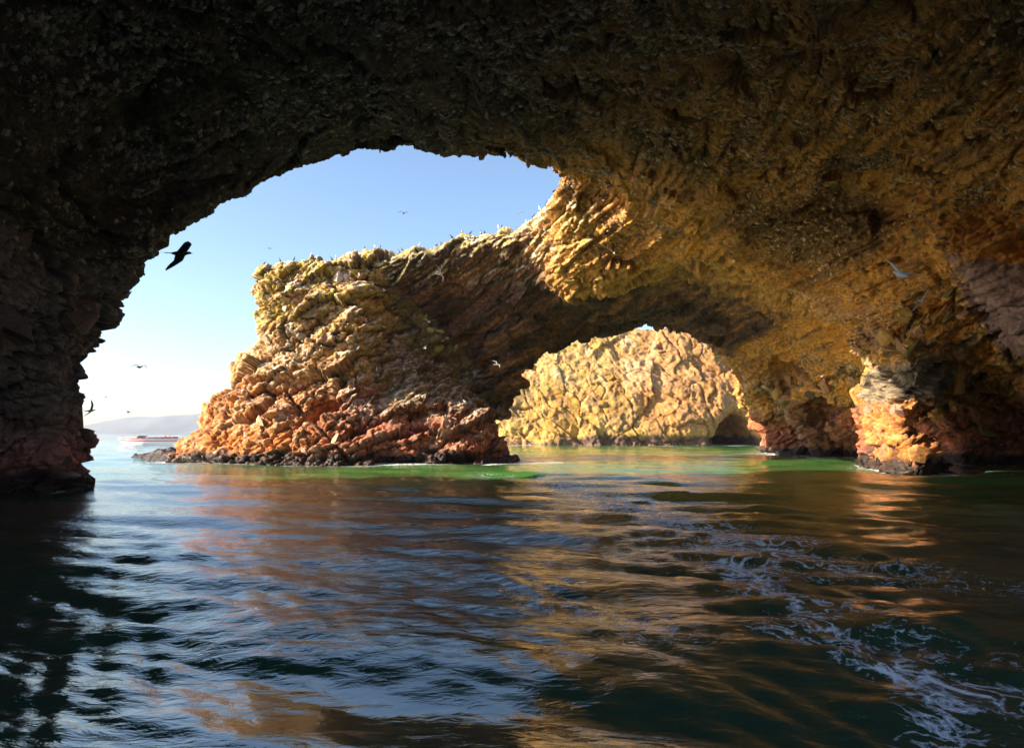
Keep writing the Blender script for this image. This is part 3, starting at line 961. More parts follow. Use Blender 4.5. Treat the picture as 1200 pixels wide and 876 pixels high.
# ------------------------------------------------------------------ reef at the foot of the stack
def lump(name, org, size, fn, h, px, mat, colf, amp, seed, scale=1.0, ridge=False):
    x = np.arange(org[0], org[0] + size[0] + h, h, dtype=np.float32)
    y = np.arange(org[1], org[1] + size[1] + h, h, dtype=np.float32)
    z = np.arange(org[2], org[2] + size[2] + h, h, dtype=np.float32)
    X, Y = np.meshgrid(x, y, indexing='ij')
    f = fn(X, Y, z)
    f[0] = f[-1] = 1; f[:, 0] = f[:, -1] = 1; f[..., -1] = 1; f[..., 0] = np.maximum(f[..., 0], .01)
    v, t = surface_nets(f, org, h)
    v = laplace(v, t, 1, .4)
    v, t = refine(v, t, px)
    n = normals(v, t)
    q = v.astype(np.float32)
    wp = np.stack([vnoise(q * .45 / scale, seed), vnoise(q * .45 / scale, seed + 1), vnoise(q * .45 / scale, seed + 2)], 1) * .5
    f1, c1, r1 = facets((q / (3 * scale) + wp).astype(np.float32), seed + 3)
    f2, c2, r2 = facets((q / (1.1 * scale) + wp).astype(np.float32), seed + 4)
    if ridge:
        rq = np.stack([(q[:, 0] + q[:, 2] * .5) / 2.2, q[:, 1] / 3, (q[:, 2] - q[:, 0] * .25) / 7.5], 1) + wp * .8
        rg_ = sum(a_ * (1 - 2 * np.abs(vnoise((rq * k_).astype(np.float32), 640 + k_))) for k_, a_ in ((1, .5), (2, .3), (4, .16), (8, .09)))
        fb6, c6, r6 = facets((rq * np.array((.5, .6, 1.1)) + wp * .35).astype(np.float32), 656, .9)
        fz, cz, rz_ = facets((q / 1.3 + wp).astype(np.float32), 655)
        dd_ = amp * (rg_ * .28 + fz * .17 + fb6 * .5 + fbm(q / 1.0, 4, 660) * .3 + fbm(q / 7, 4, seed + 5) * 1.0 - np.exp(-(c6 / .03) ** 2) * .35)
    else: dd_ = amp * (f1 * .8 + f2 * .35 + fbm(q / (1.5 * scale), 4, seed + 5) * .4 - np.exp(-(c1 / .05) ** 2) * .3)
    v = v + n * dd_[:, None]
    n = normals(v, t)
    c, wt = colf(v, n, r2, c6 if ridge else c1)
    cen = np.array((v[:, 0].mean(), v[:, 1].mean(), 0))
    o = link(name, mesh_np(name, v - cen, t, True, c, {'wet': wt}), mat)
    o.location = cen
    return o


def reef_fn(X, Y, z):
    a, b = W(140, 533), W(275, 541)
    base = [(a[0], a[1] - 1), (W(190, 541)[0], W(190, 541)[1]), (b[0], b[1]), (b[0] + 2, b[1] + 4), (W(200, 531)[0], W(200, 531)[1] + 1.5), (a[0] + 1, a[1] + 2)]
    d2 = poly_sdf(X, Y, base)
    hh = .35 + .55 * np.exp(-((X - P(165, 530, 60)[0]) / 1.8) ** 2) + .35 * np.exp(-((X - P(215, 530, 60)[0]) / 2.2) ** 2)
    return smax(d2[..., None] + z[None, None, :] * .6 - .3, z[None, None, :] - hh[..., None], .3)


def reef_col(v, n, r, c):
    q = v.astype(np.float32)
    t = sst(-.2, .5, fbm(q / .8, 3, 9))
    cc = mix(np.tile(A(.035, .026, .028), (len(v), 1)), A(.12, .07, .05), t * sst(.3, 1.1, v[:, 2]))
    return cc, np.ones(len(v)) * .6


reef = lump('reef_rock', (-38, 50, -1.5), (20, 20, 4), reef_fn, .3, 2.0, M_ROCK, reef_col, .35, 500, .6)
tag(reef, 'low dark weed covered reef at the left foot of the sea stack', 'reef')

# ------------------------------------------------------------------ the island beyond the arch
def far_fn(X, Y, z):
    lv = [(-3, [xy(520, 139), xy(600, 134), xy(700, 132), xy(800, 131), xy(880, 133), xy(990, 138), (80, 160), (70, 185), (0, 190), (-24, 165)]),
          (3, [xy(525, 140), xy(600, 135.5), xy(700, 133.2), xy(800, 132.6), xy(880, 134), xy(985, 140), (78, 160), (68, 183), (0, 188), (-22, 165)]),
          (12, [xy(545, 143), xy(640, 138), xy(720, 136), xy(800, 135.5), xy(880, 137), xy(970, 144), (74, 162), (60, 178), (0, 182), (-16, 165)]),
          (19, [xy(575, 147), xy(660, 141.5), xy(740, 139.5), xy(800, 139), xy(880, 142), (64, 152), (56, 174), (8, 178), (-8, 164)]),
          (25, [xy(575, 152), xy(680, 145), xy(760, 143), xy(820, 143), (52, 150), (46, 168), (8, 170)])]
    f = smax(layers(X, Y, z, lv), z[None, None, :] - 24.3 + (X[..., None] - 24) * .02, 1.5)
    c = P(866, 512, 134)
    zz = z[None, None, :]
    d_ = (np.sqrt(((X[..., None] - c[0]) / 5) ** 2 + ((Y[..., None] - c[1]) / 15) ** 2 + ((zz - 0) / 7.5) ** 2) - 1) * 5
    f = smax(f, -d_, 1.0)
    c = P(780, 520, 132)
    d_ = (np.sqrt(((X[..., None] - c[0]) / 12) ** 2 + ((Y[..., None] - c[1]) / 2.2) ** 2 + ((zz - .6) / 1.8) ** 2) - 1) * 1.8
    return smax(f, -d_, .5)


def far_col(v, n, r, c):
    q = v.astype(np.float32)
    x, y, z = q.T
    n1 = fbm(q / 9, 4, 601); n2 = fbm(q / 3, 4, 602)
    streak = fbm(np.stack([q[:, 0] / 1.2, q[:, 1] / 2, q[:, 2] / 7], 1), 3, 603)
    cc = mix(np.tile(A(.48, .30, .11), (len(v), 1)), A(.50, .26, .05), sst(-.2, .35, n2 + n1))
    cc = mix(cc, A(.56, .43, .27), sst(.05, .5, streak + n1 * .4) * sst(2, 16, z) * .7)
    cc = mix(cc, A(.36, .30, .09), sst(.1, .5, n2 - n1 * .3) * .6)
    cc = mix(cc, A(.50, .21, .08), sst(20, 32, x + n1 * 8) * .55)
    cc = mix(cc, A(.60, .36, .10), sst(4.5, 2.0, z + streak * 2) * .8)
    cc = mix(cc, A(.24, .13, .05), sst(.05, .4, -streak) * .6)
    cc = mix(cc, A(.10, .06, .05), sst(2.4, 1.3, z + streak * 1.0) * sst(6, 14, x))  # shade of the undercut painted dark along the foot
    t = sst(1.2, .7, z + streak)
    cc = mix(cc, A(.14, .08, .05), t * .8)
    cc = mix(cc, A(.26, .15, .08), np.maximum(sst(.15, .5, -fbm(q / 1.3, 4, 610)) * .7, np.exp(-(c / .03) ** 2) * .6))  # dark mottling, plus shading painted into the creases
    return cc, t


island = lump('rock_island', (-28, 126, -3), (104, 68, 30), far_fn, .9, 1.5, M_FAR, far_col, 1.25, 620, 1.7, True)
tag(island, 'bright sunlit golden rock island framed by the low arch opening', 'rock island')

# ------------------------------------------------------------------ hazy far hills
hx = np.linspace(-2400, 1500, 180); hy = np.linspace(2300, 3000, 30)
HX, HY = np.meshgrid(hx, hy, indexing='ij')
pxs = 600 + 800 * HX / 2500
prof = 14 + 50 * sst(60, 165, pxs) + 10 * sst(150, 320, pxs) - 30 * sst(420, 700, pxs)
q = np.stack([HX.ravel() / 260, HY.ravel() / 260, np.zeros(HX.size)], 1).astype(np.float32)
hn = fbm(q, 5, 800).reshape(HX.shape)
HZ = prof * sst(2300, 2520, HY) * sst(3000, 2700, HY) * (1 + .22 * hn) - 1
hv = np.stack([HX.ravel(), HY.ravel(), HZ.ravel()], 1)
ii = np.arange(180 * 30).reshape(180, 30)
ht = np.stack([ii[:-1, :-1].ravel(), ii[1:, :-1].ravel(), ii[1:, 1:].ravel(), ii[:-1, 1:].ravel()], 1)
hc = np.tile(A(.22, .23, .26), (len(hv), 1)) * (1 + .3 * fbm(q * 3, 3, 801)[:, None])
hills = link('hills', mesh_np('hills', hv, ht, True, hc, {'wet': np.zeros(len(hv))}), M_FAR)
tag(hills, 'pale hazy hills on the far shore across the open sea', 'hills', kind='structure')

# ------------------------------------------------------------------ water
def sea():
    na, nr = 740, 640
    a = np.linspace(-1, 1, na)
    ang = np.where(np.abs(a) < .82, a / .82 * R(44), np.sign(a) * (R(44) + (np.abs(a) - .82) / .18 * R(100)))
    rr = np.concatenate([np.linspace(.0, 2.6, 10, endpoint=False), 2.6 * (3300 / 2.6) ** (np.linspace(0, 1, nr - 10) ** 1.25)])
    AA, RR = np.meshgrid(ang, rr, indexing='ij')
    X = np.sin(AA) * RR; Y = np.cos(AA) * RR - 1.0
    x, y = X.ravel(), Y.ravel()
    z = np.zeros(len(x)); dx = np.zeros(len(x)); dy = np.zeros(len(x))
    rg = np.random.default_rng(5)
    p2 = np.stack([x / 7, y / 7, np.zeros(len(x))], 1).astype(np.float32)
    patch = fbm(p2, 3, 900)
    # slick water below the boat's side
    sl_ = np.exp(-(((x + .9) / 2.4) ** 2 + ((y - 6.4) / 2.6) ** 2) ** 1.3)
    dist = np.hypot(x, y)
    spc = np.maximum(np.gradient(RR, axis=1).ravel(), .02)
    for k in range(96):
        lam = .15 * (9.5 / .15) ** (k / 95)
        th = rg.normal(R(-108), R(22) if lam > 1 else R(34))
        kx, ky = math.cos(th) * 2 * math.pi / lam, math.sin(th) * 2 * math.pi / lam
        am = .0046 * lam ** .78 * (1 + .15 * math.exp(-((math.log(lam) + .8) / .8) ** 2)) * rg.uniform(.6, 1.2)
        if lam > 4: am *= .9
        am = am * sst(1.8, 4.2, lam / spc)
        if lam > .4: am = am * (1 + .5 * sst(-3, 4, x))
        if lam < 1.8: am = am * (1 - .8 * sl_) * (1 + 1.0 * patch)
        else: am = am * (1 - .35 * sl_)
        ph = kx * x + ky * y + rg.uniform(0, 6.28) + 1.2 * patch
        z += am * np.sin(ph)
        dx -= am * .85 * math.cos(th) * np.cos(ph); dy -= am * .85 * math.sin(th) * np.cos(ph)
    V_ = np.stack([x + dx, y + dy, z * 1.0], 1)
    # distance to rock on the water
    fi = np.clip((x - ORG[0]) / H, 0, F2D.shape[0] - 1.01); fj = np.clip((y - ORG[1]) / H, 0, F2D.shape[1] - 1.01)
    i, j = fi.astype(int), fj.astype(int); u, v = fi - i, fj - j
    dr = (F2D[i, j] * (1 - u) * (1 - v) + F2D[i + 1, j] * u * (1 - v) + F2D[i, j + 1] * (1 - u) * v + F2D[i + 1, j + 1] * u * v)
    out = np.maximum(np.maximum(ORG[0] - x, x - 71), np.maximum(ORG[1] - y, y - 95))
    dr = np.where(out > 0, 30 + out, dr)
    dfar = np.maximum(np.abs(x - 22) - 30, 134 - y); dfar = np.where(y > 120, np.maximum(dfar, .2), 99)
    drk = np.minimum(dr, dfar)
    lined = lambda pts: np.min([np.hypot(x - (a_[0] + t_ * (b_[0] - a_[0])), y - (a_[1] + t_ * (b_[1] - a_[1])))
                                for a_, b_ in zip(pts[:-1], pts[1:])
                                for t_ in [np.clip(((x - a_[0]) * (b_[0] - a_[0]) + (y - a_[1]) * (b_[1] - a_[1])) /
                                                   ((b_[0] - a_[0]) ** 2 + (b_[1] - a_[1]) ** 2), 0, 1)]], axis=0)
    wob = 1 + .9 * fbm(np.stack([x / 1.1, y / 1.1, x * 0], 1).astype(np.float32), 3, 905)
    s1_ = lined([W(q[0], q[1]) for q in [(850, 655), (905, 700), (960, 735), (1040, 775), (1085, 800), (1100, 835), (1150, 885)]])
    s2_ = lined([W(q[0], q[1]) for q in [(880, 735), (980, 775), (1080, 795), (1180, 800), (1260, 830)]])
    s3_ = lined([W(q[0], q[1]) for q in [(1000, 700), (1060, 745), (1120, 765), (1250, 780)]])
    s4_ = lined([W(q[0], q[1]) for q in [(600, 690), (700, 730), (780, 745)]])
    s5_ = lined([W(q[0], q[1]) for q in [(640, 560), (720, 585), (800, 620), (850, 655)]])
    s6_ = lined([W(q[0], q[1]) for q in [(560, 556), (640, 566), (760, 600), (900, 640), (1010, 665), (1200, 690)]])
    foam = .85 * np.exp(-(s1_ / (.42 * wob)) ** 2) + .65 * np.exp(-(s2_ / (.25 * wob)) ** 2) + .5 * np.exp(-(s3_ / (.4 * wob)) ** 2) \
        + .62 * np.exp(-(s4_ / (.5 * wob)) ** 2) + .60 * np.exp(-(s5_ / (2.2 * wob)) ** 2) + .6 * np.exp(-(s6_ / (1.2 * wob)) ** 2)
    foam += 1.25 * np.exp(-(np.maximum(drk, 0) / (.55 * np.maximum(wob, .2))) ** 1.4) * sst(6, 30, dist)
    foam += (.55 + .5 * patch) * np.exp(-(drk / 4.5) ** 2) * (y > 40)
    foam += .42 * sst(-31, -40, x) * (y > 40) * sst(0, .4, patch)
    foam += .8 * np.exp(-((y - 52) / .8) ** 2) * ((x > 33) & (x < 44)) + .5 * np.exp(-((y - 57 - .2 * x) / 2.4) ** 2 - ((x - 3) / 6) ** 2)
    shallow_lit = np.maximum(.8 * np.exp(-(drk / 9.0) ** 2) * sst(34, 50, y), (.85 + .3 * patch) * sst(15, 40, y + patch * 6) * sst(-20, -8, x + patch * 8))  # green of the shallows, also painted where sunlight brightens the water
    shallow_lit = np.maximum(shallow_lit, (.8 + .3 * patch) * np.exp(-(((x - 22) / 16) ** 2 + ((y - 43) / 14) ** 2)))
    open_ = sst(-16, -30, x + patch * 4) * sst(34, 60, y)
    col_ = mix(np.tile(A(.014, .055, .034), (len(x), 1)), A(.055, .185, .038), np.clip(shallow_lit, 0, 1))
    col_ = mix(col_, A(.045, .15, .17), np.clip(np.maximum(open_, sst(100, 220, y) * .8), 0, 1))
    n = na; m_ = len(rr)
    I = np.arange(n * m_).reshape(n, m_)
    Q = np.stack([I[:-1, :-1].ravel(), I[:-1, 1:].ravel(), I[1:, 1:].ravel(), I[1:, :-1].ravel()], 1)
    # behind the boat, a coarse sheet closes the sea
    me = mesh_np('sea', V_, Q[:, ::-1], True, col_, {'foam': np.clip(foam, 0, 1.3), 'slick': sl_})
    return me


def water_material():
    m = bpy.data.materials.new('sea_water')
    n = nodes(m)
    N, L = n.nodes.new, n.links.new
    out = N('ShaderNodeOutputMaterial'); b = N('ShaderNodeBsdfPrincipled'); fo = N('ShaderNodeBsdfPrincipled'); mx = N('ShaderNodeMixShader')
    at = N('ShaderNodeAttribute'); at.attribute_name = 'Col'
    L(at.outputs['Color'], b.inputs['Base Color'])
    b.inputs['Roughness'].default_value = .025
    b.inputs['IOR'].default_value = 2.6
    fo.inputs['Base Color'].default_value = (.78, .79, .86, 1)
    fo.inputs['Roughness'].default_value = .55
    g = N('ShaderNodeNewGeometry')
    sk = N('ShaderNodeAttribute'); sk.attribute_name = 'slick'
    mp = N('ShaderNodeMapping'); mp.inputs['Scale'].default_value = (1, 1.9, 1); mp.inputs['Rotation'].default_value = (0, 0, .35)
    L(g.outputs['Position'], mp.inputs['Vector'])
    n1 = N('ShaderNodeTexNoise'); n1.inputs['Scale'].default_value = 3.2; n1.inputs['Detail'].default_value = 5; n1.inputs['Roughness'].default_value = .55
    n1.inputs['Distortion'].default_value = .6
    L(mp.outputs[0], n1.inputs['Vector'])
    ss = N('ShaderNodeMapRange'); ss.inputs[3].default_value = .30; ss.inputs[4].default_value = .07
    L(sk.outputs['Fac'], ss.inputs[0])
    bp = N('ShaderNodeBump'); bp.inputs['Distance'].default_value = .09
    L(ss.outputs[0], bp.inputs['Strength'])
    L(n1.outputs[0], bp.inputs['Height']); L(bp.outputs[0], b.inputs['Normal'])
    # foam lace
    fa_ = N('ShaderNodeAttribute'); fa_.attribute_name = 'foam'
    nw = N('ShaderNodeTexNoise'); nw.inputs['Scale'].default_value = 1.6; nw.inputs['Detail'].default_value = 4
    L(g.outputs['Position'], nw.inputs['Vector'])
    ad = N('ShaderNodeVectorMath'); ad.operation = 'MULTIPLY_ADD'; ad.inputs[1].default_value = (.9, .9, 0)
    L(nw.outputs['Color'], ad.inputs[0]); L(g.outputs['Position'], ad.inputs[2])
    lace = []
    for sc_, wd in ((2.4, .075), (6.5, .11)):
        v = N('ShaderNodeTexVoronoi'); v.feature = 'DISTANCE_TO_EDGE'; v.inputs['Scale'].default_value = sc_
        L(ad.outputs[0], v.inputs['Vector'])
        r = N('ShaderNodeMapRange'); r.inputs[1].default_value = 0; r.inputs[2].default_value = wd; r.inputs[3].default_value = 1; r.inputs[4].default_value = 0
        L(v.outputs[0], r.inputs[0]); lace.append(r)
    nf = N('ShaderNodeTexNoise'); nf.inputs['Scale'].default_value = 9; nf.inputs['Detail'].default_value = 6; nf.inputs['Roughness'].default_value = .7
    L(ad.outputs[0], nf.inputs['Vector'])
    nr_ = N('ShaderNodeTexNoise'); nr_.inputs['Scale'].default_value = 2.1; nr_.inputs['Detail'].default_value = 5; nr_.inputs['Distortion'].default_value = 1.2
    L(g.outputs['Position'], nr_.inputs['Vector'])
    rs_ = N('ShaderNodeMath'); rs_.operation = 'SUBTRACT'; rs_.inputs[1].default_value = .5; L(nr_.outputs[0], rs_.inputs[0])
    ra_ = N('ShaderNodeMath'); ra_.operation = 'ABSOLUTE'; L(rs_.outputs[0], ra_.inputs[0])
    rdg = N('ShaderNodeMapRange'); rdg.inputs[1].default_value = 0; rdg.inputs[2].default_value = .10; rdg.inputs[3].default_value = 1; rdg.inputs[4].default_value = 0
    L(ra_.outputs[0], rdg.inputs[0])
    m1 = N('ShaderNodeMath'); m1.operation = 'MULTIPLY_ADD'; L(rdg.outputs[0], m1.inputs[0]); m1.inputs[1].default_value = .62
    L(nf.outputs[0], m1.inputs[2])
    m2 = N('ShaderNodeMath'); m2.operation = 'MULTIPLY_ADD'; L(lace[1].outputs[0], m2.inputs[0]); m2.inputs[1].default_value = .22
    L(m1.outputs[0], m2.inputs[2])
    m3 = N('ShaderNodeMath'); m3.operation = 'MULTIPLY_ADD'; L(fa_.outputs['Fac'], m3.inputs[0]); m3.inputs[1].default_value = .75
    L(m2.outputs[0], m3.inputs[2])
    r3 = N('ShaderNodeMapRange'); r3.inputs[1].default_value = 1.42; r3.inputs[2].default_value = 1.95
    L(m3.outputs[0], r3.inputs[0])
    gate = N('ShaderNodeMath'); gate.operation = 'MULTIPLY'; gate.use_clamp = True
    g2 = N('ShaderNodeMapRange'); g2.inputs[1].default_value = .03; g2.inputs[2].default_value = .3
    L(fa_.outputs['Fac'], g2.inputs[0])
    L(r3.outputs[0], gate.inputs[0]); L(g2.outputs[0], gate.inputs[1])
    L(gate.outputs[0], mx.inputs[0]); L(b.outputs[0], mx.inputs[1]); L(fo.outputs[0], mx.inputs[2])
    L(mx.outputs[0], out.inputs[0])
    return m


O_SEA = link('sea', sea(), water_material())
tag(O_SEA, 'rippled green and blue sea water filling the cave', 'water', kind='structure')
# ------------------------------------------------------------------ birds
def loft(rings):
    """closed tube through rings of equal length"""
    n = len(rings[0])
    v = [p for r in rings for p in r]
    f = []
    for i in range(len(rings) - 1):
        for k in range(n):
            f.append((i * n + k, i * n + (k + 1) % n, (i + 1) * n + (k + 1) % n, (i + 1) * n + k))
    f.append(tuple(range(n - 1, -1, -1)))
    f.append(tuple((len(rings) - 1) * n + k for k in range(n)))
    return v, f


def ring(c, ry, rz, n=8, ax=0):
    out = []
    for k in range(n):
        a = 2 * math.pi * k / n
        out.append((c[0], c[1] + ry * math.cos(a), c[2] + rz * math.sin(a)))
    return out


def wing_rings(side, up1, up2, sweep, chord=.15, span=.62):
    """inner and outer wing, wrist in the middle, rooted inside the body"""
    rings = []
    y, z, x = 0.0, 0.02, 0.07
    for t in (0, .12, .3, .48, .62, .78, .92, 1.0):
        ang = up1 if t < .48 else up2
        rings.append((x, y, z, t))
        dt = .17 if t < .9 else .08
        y += span * dt * math.cos(ang); z += span * dt * math.sin(ang)
        x += (.10 if t < .4 else -.62 * sweep) * dt * span * 1.6
    out = []
    for x, y, z, t in rings:
        c = chord * (1.0 - .25 * t) * (1 - t ** 5 * .85)
        th = .016 * (1 - .8 * t)
        out.append([(x + c * .35, side * y, z), (x + c * .12, side * y, z + th), (x - c * .3, side * y, z + th * .4), (x - c * .65, side * y, z - .002),
                    (x - c * .3, side * y, z - th * .5), (x + c * .12, side * y, z - th)])
    if side < 0: out = [r[::-1] for r in out]
    return out


def bird_mesh(name, mats, up1=.35, up2=-.2, sweep=.5, upr=None, fork=0.0, neck=.0, chord=.15, span=.62):
    V_, F_, MI = [], [], []

    def put(vf, mi):
        v, f = vf
        b = len(V_)
        V_.extend(v); F_.extend(tuple(i + b for i in q) for q in f); MI.extend([mi] * len(f))
    prof = [(-.24, .012, .010, .0), (-.18, .035, .03, .0), (-.08, .062, .058, -.005), (.04, .07, .066, -.008), (.13, .052, .05, 0), (.19, .030, .032, .012),
            (.225 + neck, .033, .034, .022), (.265 + neck, .026, .026, .02), (.29 + neck, .010, .010, .014)]
    put(loft([ring((x, 0, dz), ry, rz) for x, ry, rz, dz in prof]), 0)
    b0 = .285 + neck
    put(loft([ring((b0, 0, .013), .009, .009, 6), ring((b0 + .03, 0, .010), .006, .007, 6), ring((b0 + .055, 0, .004), .002, .002, 6)]), 2)
    if fork:
        for s in (-1, 1):
            put(loft([[(-.2, s * .005, .012), (-.2, s * .03, .012), (-.2, s * .03, .0), (-.2, s * .005, 0)],
                      [(-.36, s * .04, .012), (-.36, s * .07, .012), (-.36, s * .07, .004), (-.36, s * .04, .004)],
                      [(-.46, s * .075, .01), (-.46, s * .085, .01), (-.46, s * .085, .006), (-.46, s * .075, .006)]]), 1)
    else:
        put(loft([[(-.17, -.03, .012), (-.17, .03, .012), (-.17, .03, 0), (-.17, -.03, 0)],
                  [(-.30, -.06, .008), (-.30, .06, .008), (-.30, .06, .002), (-.30, -.06, .002)],
                  [(-.335, -.05, .007), (-.335, .05, .007), (-.335, .05, .003), (-.335, -.05, .003)]]), 1)
    ur = upr or (up1, up2)
    put(loft(wing_rings(1, up1, up2, sweep, chord, span)), 1)
    put(loft(wing_rings(-1, ur[0], ur[1], sweep, chord, span)), 1)
    me = bpy.data.meshes.new(name)
    me.from_pydata(V_, [], F_)
    for m in mats: me.materials.append(m)
    me.polygons.foreach_set('material_index', MI)
    me.polygons.foreach_set('use_smooth', [True] * len(F_))
    me.update()
    return me


B_BLACK = plain('black_feathers', (.012, .012, .014), .5)
B_WHITE = plain('white_feathers', (.70, .69, .68), .7)
B_GREY = plain('grey_feathers', (.22, .22, .24), .7)
B_PALE = plain('pale_grey_feathers', (.80, .78, .82), .7)
B_BROWN = plain('brown_feathers', (.11, .085, .065), .7)
B_BEAK = plain('yellow_beak', (.55, .38, .10), .4)
B_DBEAK = plain('dark_beak', (.06, .05, .04), .4)


def fly(px, py, Y, span_px, label, mats, yaw, pitch, roll, **kw):
    me = bird_mesh('flying_seabird', mats, **kw)
    o = link('flying_seabird', me)
    o.location = P(px, py, Y)
    s = span_px * Y / 800 / 1.18
    o.scale = (s, s, s)
    o.rotation_euler = (R(roll), R(-pitch), R(yaw))
    tag(o, label, 'bird')
    return o


DK = (B_BLACK, B_BLACK, B_DBEAK)
GL = (B_WHITE, B_GREY, B_BEAK)
WH = (B_WHITE, B_WHITE, B_BEAK)
DG = (B_GREY, B_BROWN, B_DBEAK)
fly(211, 297, 19, 60, 'black long tailed seabird flying right against the pale sky beside the cave wall', DK, -8, -4, 8, up1=.95, up2=.35, sweep=.7, upr=(-.85, -.95), fork=1, chord=.27, span=.52)
fly(473, 250, 42, 17, 'small dark gull gliding with drooped wings in the blue sky above the rock bridge', DG, 95, 5, 6, up1=.55, up2=-.75, sweep=.5)
fly(163, 430, 36, 22, 'gull with arched wings low in the white sky left of the stack', DG, 84, 0, 4, up1=.45, up2=-.55, sweep=.4)
fly(106, 481, 34, 24, 'grey gull with one raised wing just beside the left cave wall above the hills', DG, 60, 5, -28, up1=.05, up2=-.1, upr=(.9, .5), sweep=.5)
fly(150, 483, 48, 11, 'small gull flying over the boat just at the hill line', DG, 60, 0, 14, up1=.5, up2=.1, sweep=.5)
fly(124, 465, 60, 9, 'tiny gull high over the hazy hills near the left cave wall', DG, 85, 0, 0, up1=.4, up2=-.3, sweep=.5)
fly(174, 297, 62, 12, 'faint distant gull just left of the black seabird', GL, 70, 0, 15, up1=.1, up2=-.1, sweep=.4)
fly(316, 291, 58, 9, 'tiny flat winged gull in the sky over the left corner of the stack', DG, 80, 0, 3, up1=.05, up2=-.02, sweep=.3)
fly(610, 250, 62, 11, 'faint gull in the blue sky close over the right end of the rock bridge', GL, 80, 0, -6, up1=.2, up2=-.1, sweep=.4)
fly(515, 321, 48, 21, 'sunlit gull banking steeply in front of the shadowed rock bridge', WH, 50, 10, 68, up1=.35, up2=-.1, sweep=.6)
fly(503, 377, 47, 17, 'pale gull with wings raised in a V before the dark rock bridge', GL, 80, 5, 4, up1=.5, up2=.0, sweep=.4)
fly(582, 427, 50, 15, 'bright white gull flying before the dark foot of the rock bridge', WH, 40, 5, 35, up1=.45, up2=-.3, sweep=.6)
fly(498, 408, 52, 9, 'small white gull flying over the shaded slope of the stack', WH, 20, 0, 20, up1=.3, up2=-.2, sweep=.6)
fly(646, 400, 56, 10, 'faint grey gull beside the left edge of the low arch opening', DG, 70, 0, 10, up1=.25, up2=-.1, sweep=.6)
fly(1056, 322, 27, 60, 'large grey gull with spread wings before the orange slabs of the right wall', (B_PALE, B_PALE, B_DBEAK), 100, 24, 0, up1=.75, up2=.35, sweep=.5, upr=(.12, -.25), chord=.2)
fly(1079, 353, 28, 30, 'grey gull just below the large gull at the right wall', (B_PALE, B_PALE, B_DBEAK), 30, 0, -48, up1=.15, up2=-.1, sweep=.5)
fly(963, 441, 46, 15, 'small white gull flying before the dark hollow of the right wall', WH, 75, 0, -10, up1=.3, up2=-.2, sweep=.5)
fly(1054, 658, 12.4, 16, 'small dark petrel skimming the water in front of the rock pillar', (B_BROWN, B_BROWN, B_DBEAK), 150, 0, 20, up1=.6, up2=.0, sweep=.5)
fly(1078, 672, 11.6, 22, 'small grey petrel with white flank touching the dark water on the right', (B_GREY, B_BROWN, B_DBEAK), -20, -25, 30, up1=.3, up2=-.1, sweep=.7)


def perched_mesh(name, m_body, m_front):
    V_, F_, MI = [], [], []

    def put(vf, mi):
        v, f = vf
        b = len(V_)
        V_.extend(v); F_.extend(tuple(i + b for i in q) for q in f); MI.extend([mi] * len(f))

    def zr(c, rx, ry, n=7):
        return [(c[0] + rx * math.cos(2 * math.pi * k / n), ry * math.sin(2 * math.pi * k / n), c[2]) for k in range(n)]
    put(loft([zr((-.10, 0, -.02), .015, .03), zr((-.06, 0, .06), .07, .075), zr((0, 0, .18), .10, .095), zr((.035, 0, .29), .075, .075), zr((.055, 0, .36), .035, .035),
              zr((.06, 0, .44), .028, .028), zr((.075, 0, .48), .042, .034), zr((.075, 0, .52), .028, .024), zr((.075, 0, .535), .008, .008)]), 0)
    put(loft([zr((.04, 0, .08), .035, .05), zr((.085, 0, .19), .03, .06), zr((.09, 0, .28), .02, .045)]), 1)
    put(loft([[(.10, .012, .50), (.10, -.012, .50), (.10, -.012, .48), (.10, .012, .48)], [(.19, .004, .485), (.19, -.004, .485), (.19, -.004, .478), (.19, .004, .478)]]), 2)
    for s in (-1, 1):
        put(loft([[(.0, s * .035, .08), (.012, s * .045, .08), (-.012, s * .045, .08)], [(.0, s * .035, -.06), (.012, s * .045, -.06), (-.012, s * .045, -.06)]]), 2)
    me = bpy.data.meshes.new(name)
    me.from_pydata(V_, [], F_)
    for m in (m_body, m_front, B_DBEAK): me.materials.append(m)
    me.polygons.foreach_set('material_index', MI)
    me.polygons.foreach_set('use_smooth', [True] * len(F_))
    return me


PER = {'dark': perched_mesh('perched_seabird', B_BLACK, B_BROWN), 'white': perched_mesh('perched_seabird', B_BROWN, B_WHITE),
       'gull': perched_mesh('perched_seabird', B_WHITE, B_WHITE)}
ub = np.unique(np.concatenate([u3, u4]))
vv = V[ub] - CAMP
ca, sa = math.cos(PITCH), math.sin(PITCH)
dep = vv[:, 1] * ca + vv[:, 2] * sa
PX = 600 + 800 * vv[:, 0] / dep; PY = 438 - 800 * (vv[:, 2] * ca - vv[:, 1] * sa) / dep


